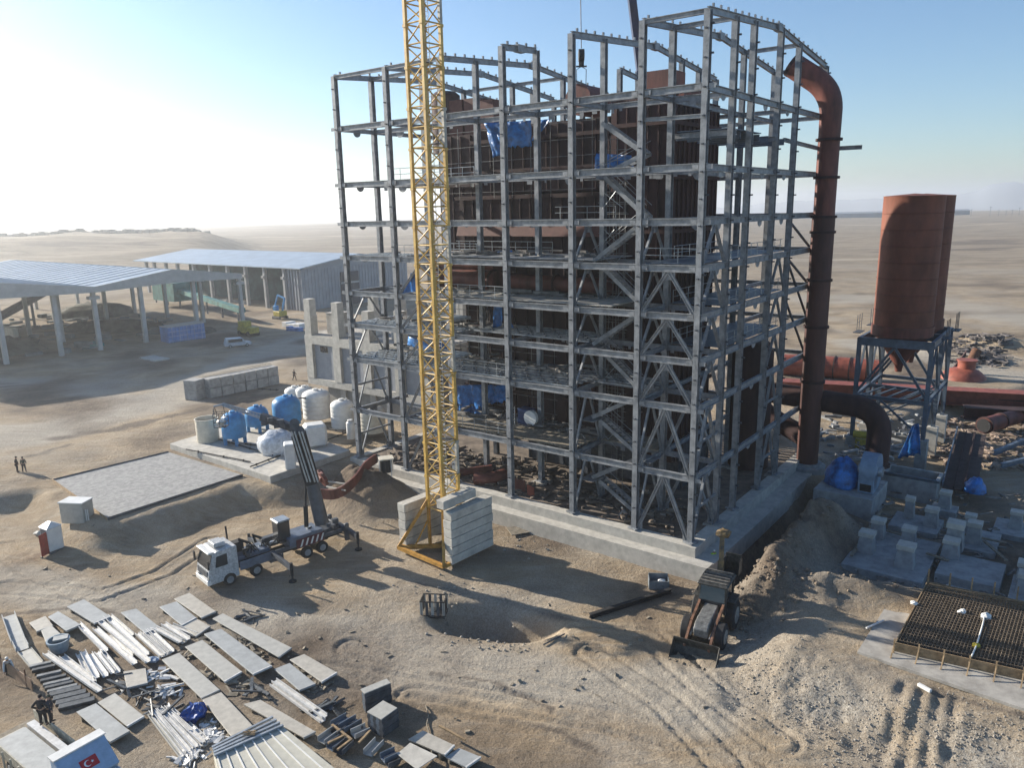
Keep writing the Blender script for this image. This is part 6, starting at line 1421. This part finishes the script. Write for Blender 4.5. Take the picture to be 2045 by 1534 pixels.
# flag on the sloping face
A0=Vector(Tq(1.15,0,2.75)); B0=Vector(Tq(-.1,0,3.75)); upd=(B0-A0).normalized(); nn=TL.cross(upd).normalized()
if nn.z<0: nn=-nn
rd=TL if (TL.x>0) else -TL
cF=A0.lerp(B0,.45)+nn*.012+rd*.05
def fl(pts,mt,name,off): 
    m=MB(o); P=[cF+rd*x+upd*y+nn*off for x,y in pts]; m.prism(P,nn*.004); return m.build(name,mt,de)
FR=mat('flag_red',(.45,.02,.03),.6,0,.05,2)
fl([(-.40,-.27),(.40,-.27),(.40,.27),(-.40,.27)],FR,'flag_panel',0)
def circ(cx,cy,r,n=24): return [(cx+r*math.cos(2*math.pi*k/n),cy+r*math.sin(2*math.pi*k/n)) for k in range(n)]
WM=mat('flag_white',(.8,.8,.8),.6,0,.02,2)
fl(circ(-.08,0,.165),WM,'crescent_outer',.006); fl(circ(-.035,0,.13),FR,'crescent_inner',.012)
st_=[]
for k in range(10):
    r_=.085 if k%2==0 else .034; a=math.pi+k*math.pi/5; st_.append((.14+r_*math.cos(a),r_*math.sin(a)))
fl(st_,WM,'star',.012)
t2(ca,'windscreen',(1.56,0,1.75),(.03,2.1,.8),GLASS,0)
for s_ in (-1.32,1.32): t2(ca,'mirror',(1.3,s_,1.9),(.2,.14,.5),DARK)
t2(tf,'bed_floor',(-4.6,0,1.15),(8.0,2.4,.18),WOODD,0); t2(tf,'headboard',(-.55,0,1.9),(.12,2.4,1.5),PM[0],0)
for s_ in (-1.23,1.23): t2(tf,'side_gate',(-4.6,s_,1.45),(8.0,.06,.6),mat('gate_cream',(.45,.42,.33),.7,0,.3,3),0)
t2(tf,'chassis',(-3.5,0,.8),(9.5,.9,.3),DARK)
for a in (.9,-4.8,-6.1):
    for s_ in (-1.0,1.0): wheel(tf,o,Tq(a,s_,.5),TL,.5,.32,GREY)
def ondeck(name,lab,cat,c,d,mt,grp=None,bev=.02,rz=0): m=MB(Tq(*c)); m.box(Tq(*c),d,trz2+rz); return tag(m.build(name,mt,bevel=bev),lab,cat,grp)
for k in range(3): ondeck('loaded_panel',['lowest','middle','topmost'][k]+' pale panel of the load on the flatbed truck','panel',(-4.4+.1*k,-.35-.03*k,1.31+.13*k),(7.2-.3*k,1.5,.12),PM[k],'panels loaded on the truck')
ondeck('loaded_trim','long white folded trim lying on the truck bed behind the people','trim',(-4.3,.75,1.4),(7.2,.42,.3),TRIM)
ondeck('dark_sheet_pack','dark corrugated sheet pack at the end of the truck load near the cab','sheet pack',(-1.2,-.3,1.76),(.9,1.4,.18),STEELD)
s_=-1.45
for k in range(8): ondeck('lashed_post',f'cream timber post, {NUM[k]} from the cab along the near side of the flatbed','post',(-1.2-k*.95,-1.42,1.35),(.09,.07,1.0),mat('gate_cream',(.45,.42,.33)),'posts along the flatbed side',0,.1*(k%3))
person(G(88,1449,zb+1.6),trz2+2.2,'person in a black hooded coat standing on the flatbed truck, left one of two',BLK,BLK,BLK,'hips',1.06,'people on the flatbed')
person(G(103,1445,zb+1.6),trz2+1.0,'person in dark navy standing close behind the one in black on the flatbed',NAV,BLK,GRN,'stand',1.0,'people on the flatbed')
g=GZ(18,1345); person(g,-.9,'person in a white shirt bending down at the left edge of the photo',WCL,NAV,WHITE,'bend')
a=GZ(-5,1332); b_=GZ(66,1382); 
sw=T('brown_board_wall','long brown board standing on edge between the truck and the strips','board',a); o=tuple(a)
m=MB(o); m.bar((a[0],a[1],a[2]+.45),(b_[0],b_[1],b_[2]+.45),.06,.9); m.build('board',mat('brown_board',(.30,.20,.13),.8,0,.2,2),sw)
for t in (.15,.85): p=Vector(a).lerp(Vector(b_),t); m=MB(o); m.bar(p,p+Vector((0,0,1.3)),.08,.08); m.build('post',RUST,sw)

scatter('yard_litter','small scraps, sticks and litter scattered over the open dirt yard',[(700,1290),(520,1240),(820,1190),(1100,1330),(1300,1380),(1230,1240),(350,1170),(150,1130),(600,1290),(980,1400),(700,1400),(1500,1400)],90,70,7,WOODD,(.06,.4),.05)
# ---------------------------------------------------------------- haze
zlo=float(Z.min())-1; zlo=min(zlo,-41); X1=float(np.abs(X).max())+60; Y0,Y1=float(Y.min())-60,float(Y.max())+60
mb=MB(); mb.box((0,(Y0+Y1)/2,(zlo+112)/2),(2*X1,Y1-Y0,112-zlo)); hz=mb.build('haze',mat('haze_tmp',(1,1,1))); hz['kind']='stuff'
hm=bpy.data.materials.new('air'); hm.use_nodes=True; n=hm.node_tree; n.nodes.remove(n.nodes['Principled BSDF'])
pv=n.nodes.new('ShaderNodeVolumePrincipled'); pv.inputs['Color'].default_value=(.93,.96,1,1); pv.inputs['Density'].default_value=.0003; pv.inputs['Anisotropy'].default_value=.55
n.links.new(pv.outputs[0],n.nodes['Material Output'].inputs['Volume']); hz.data.materials[0]=hm
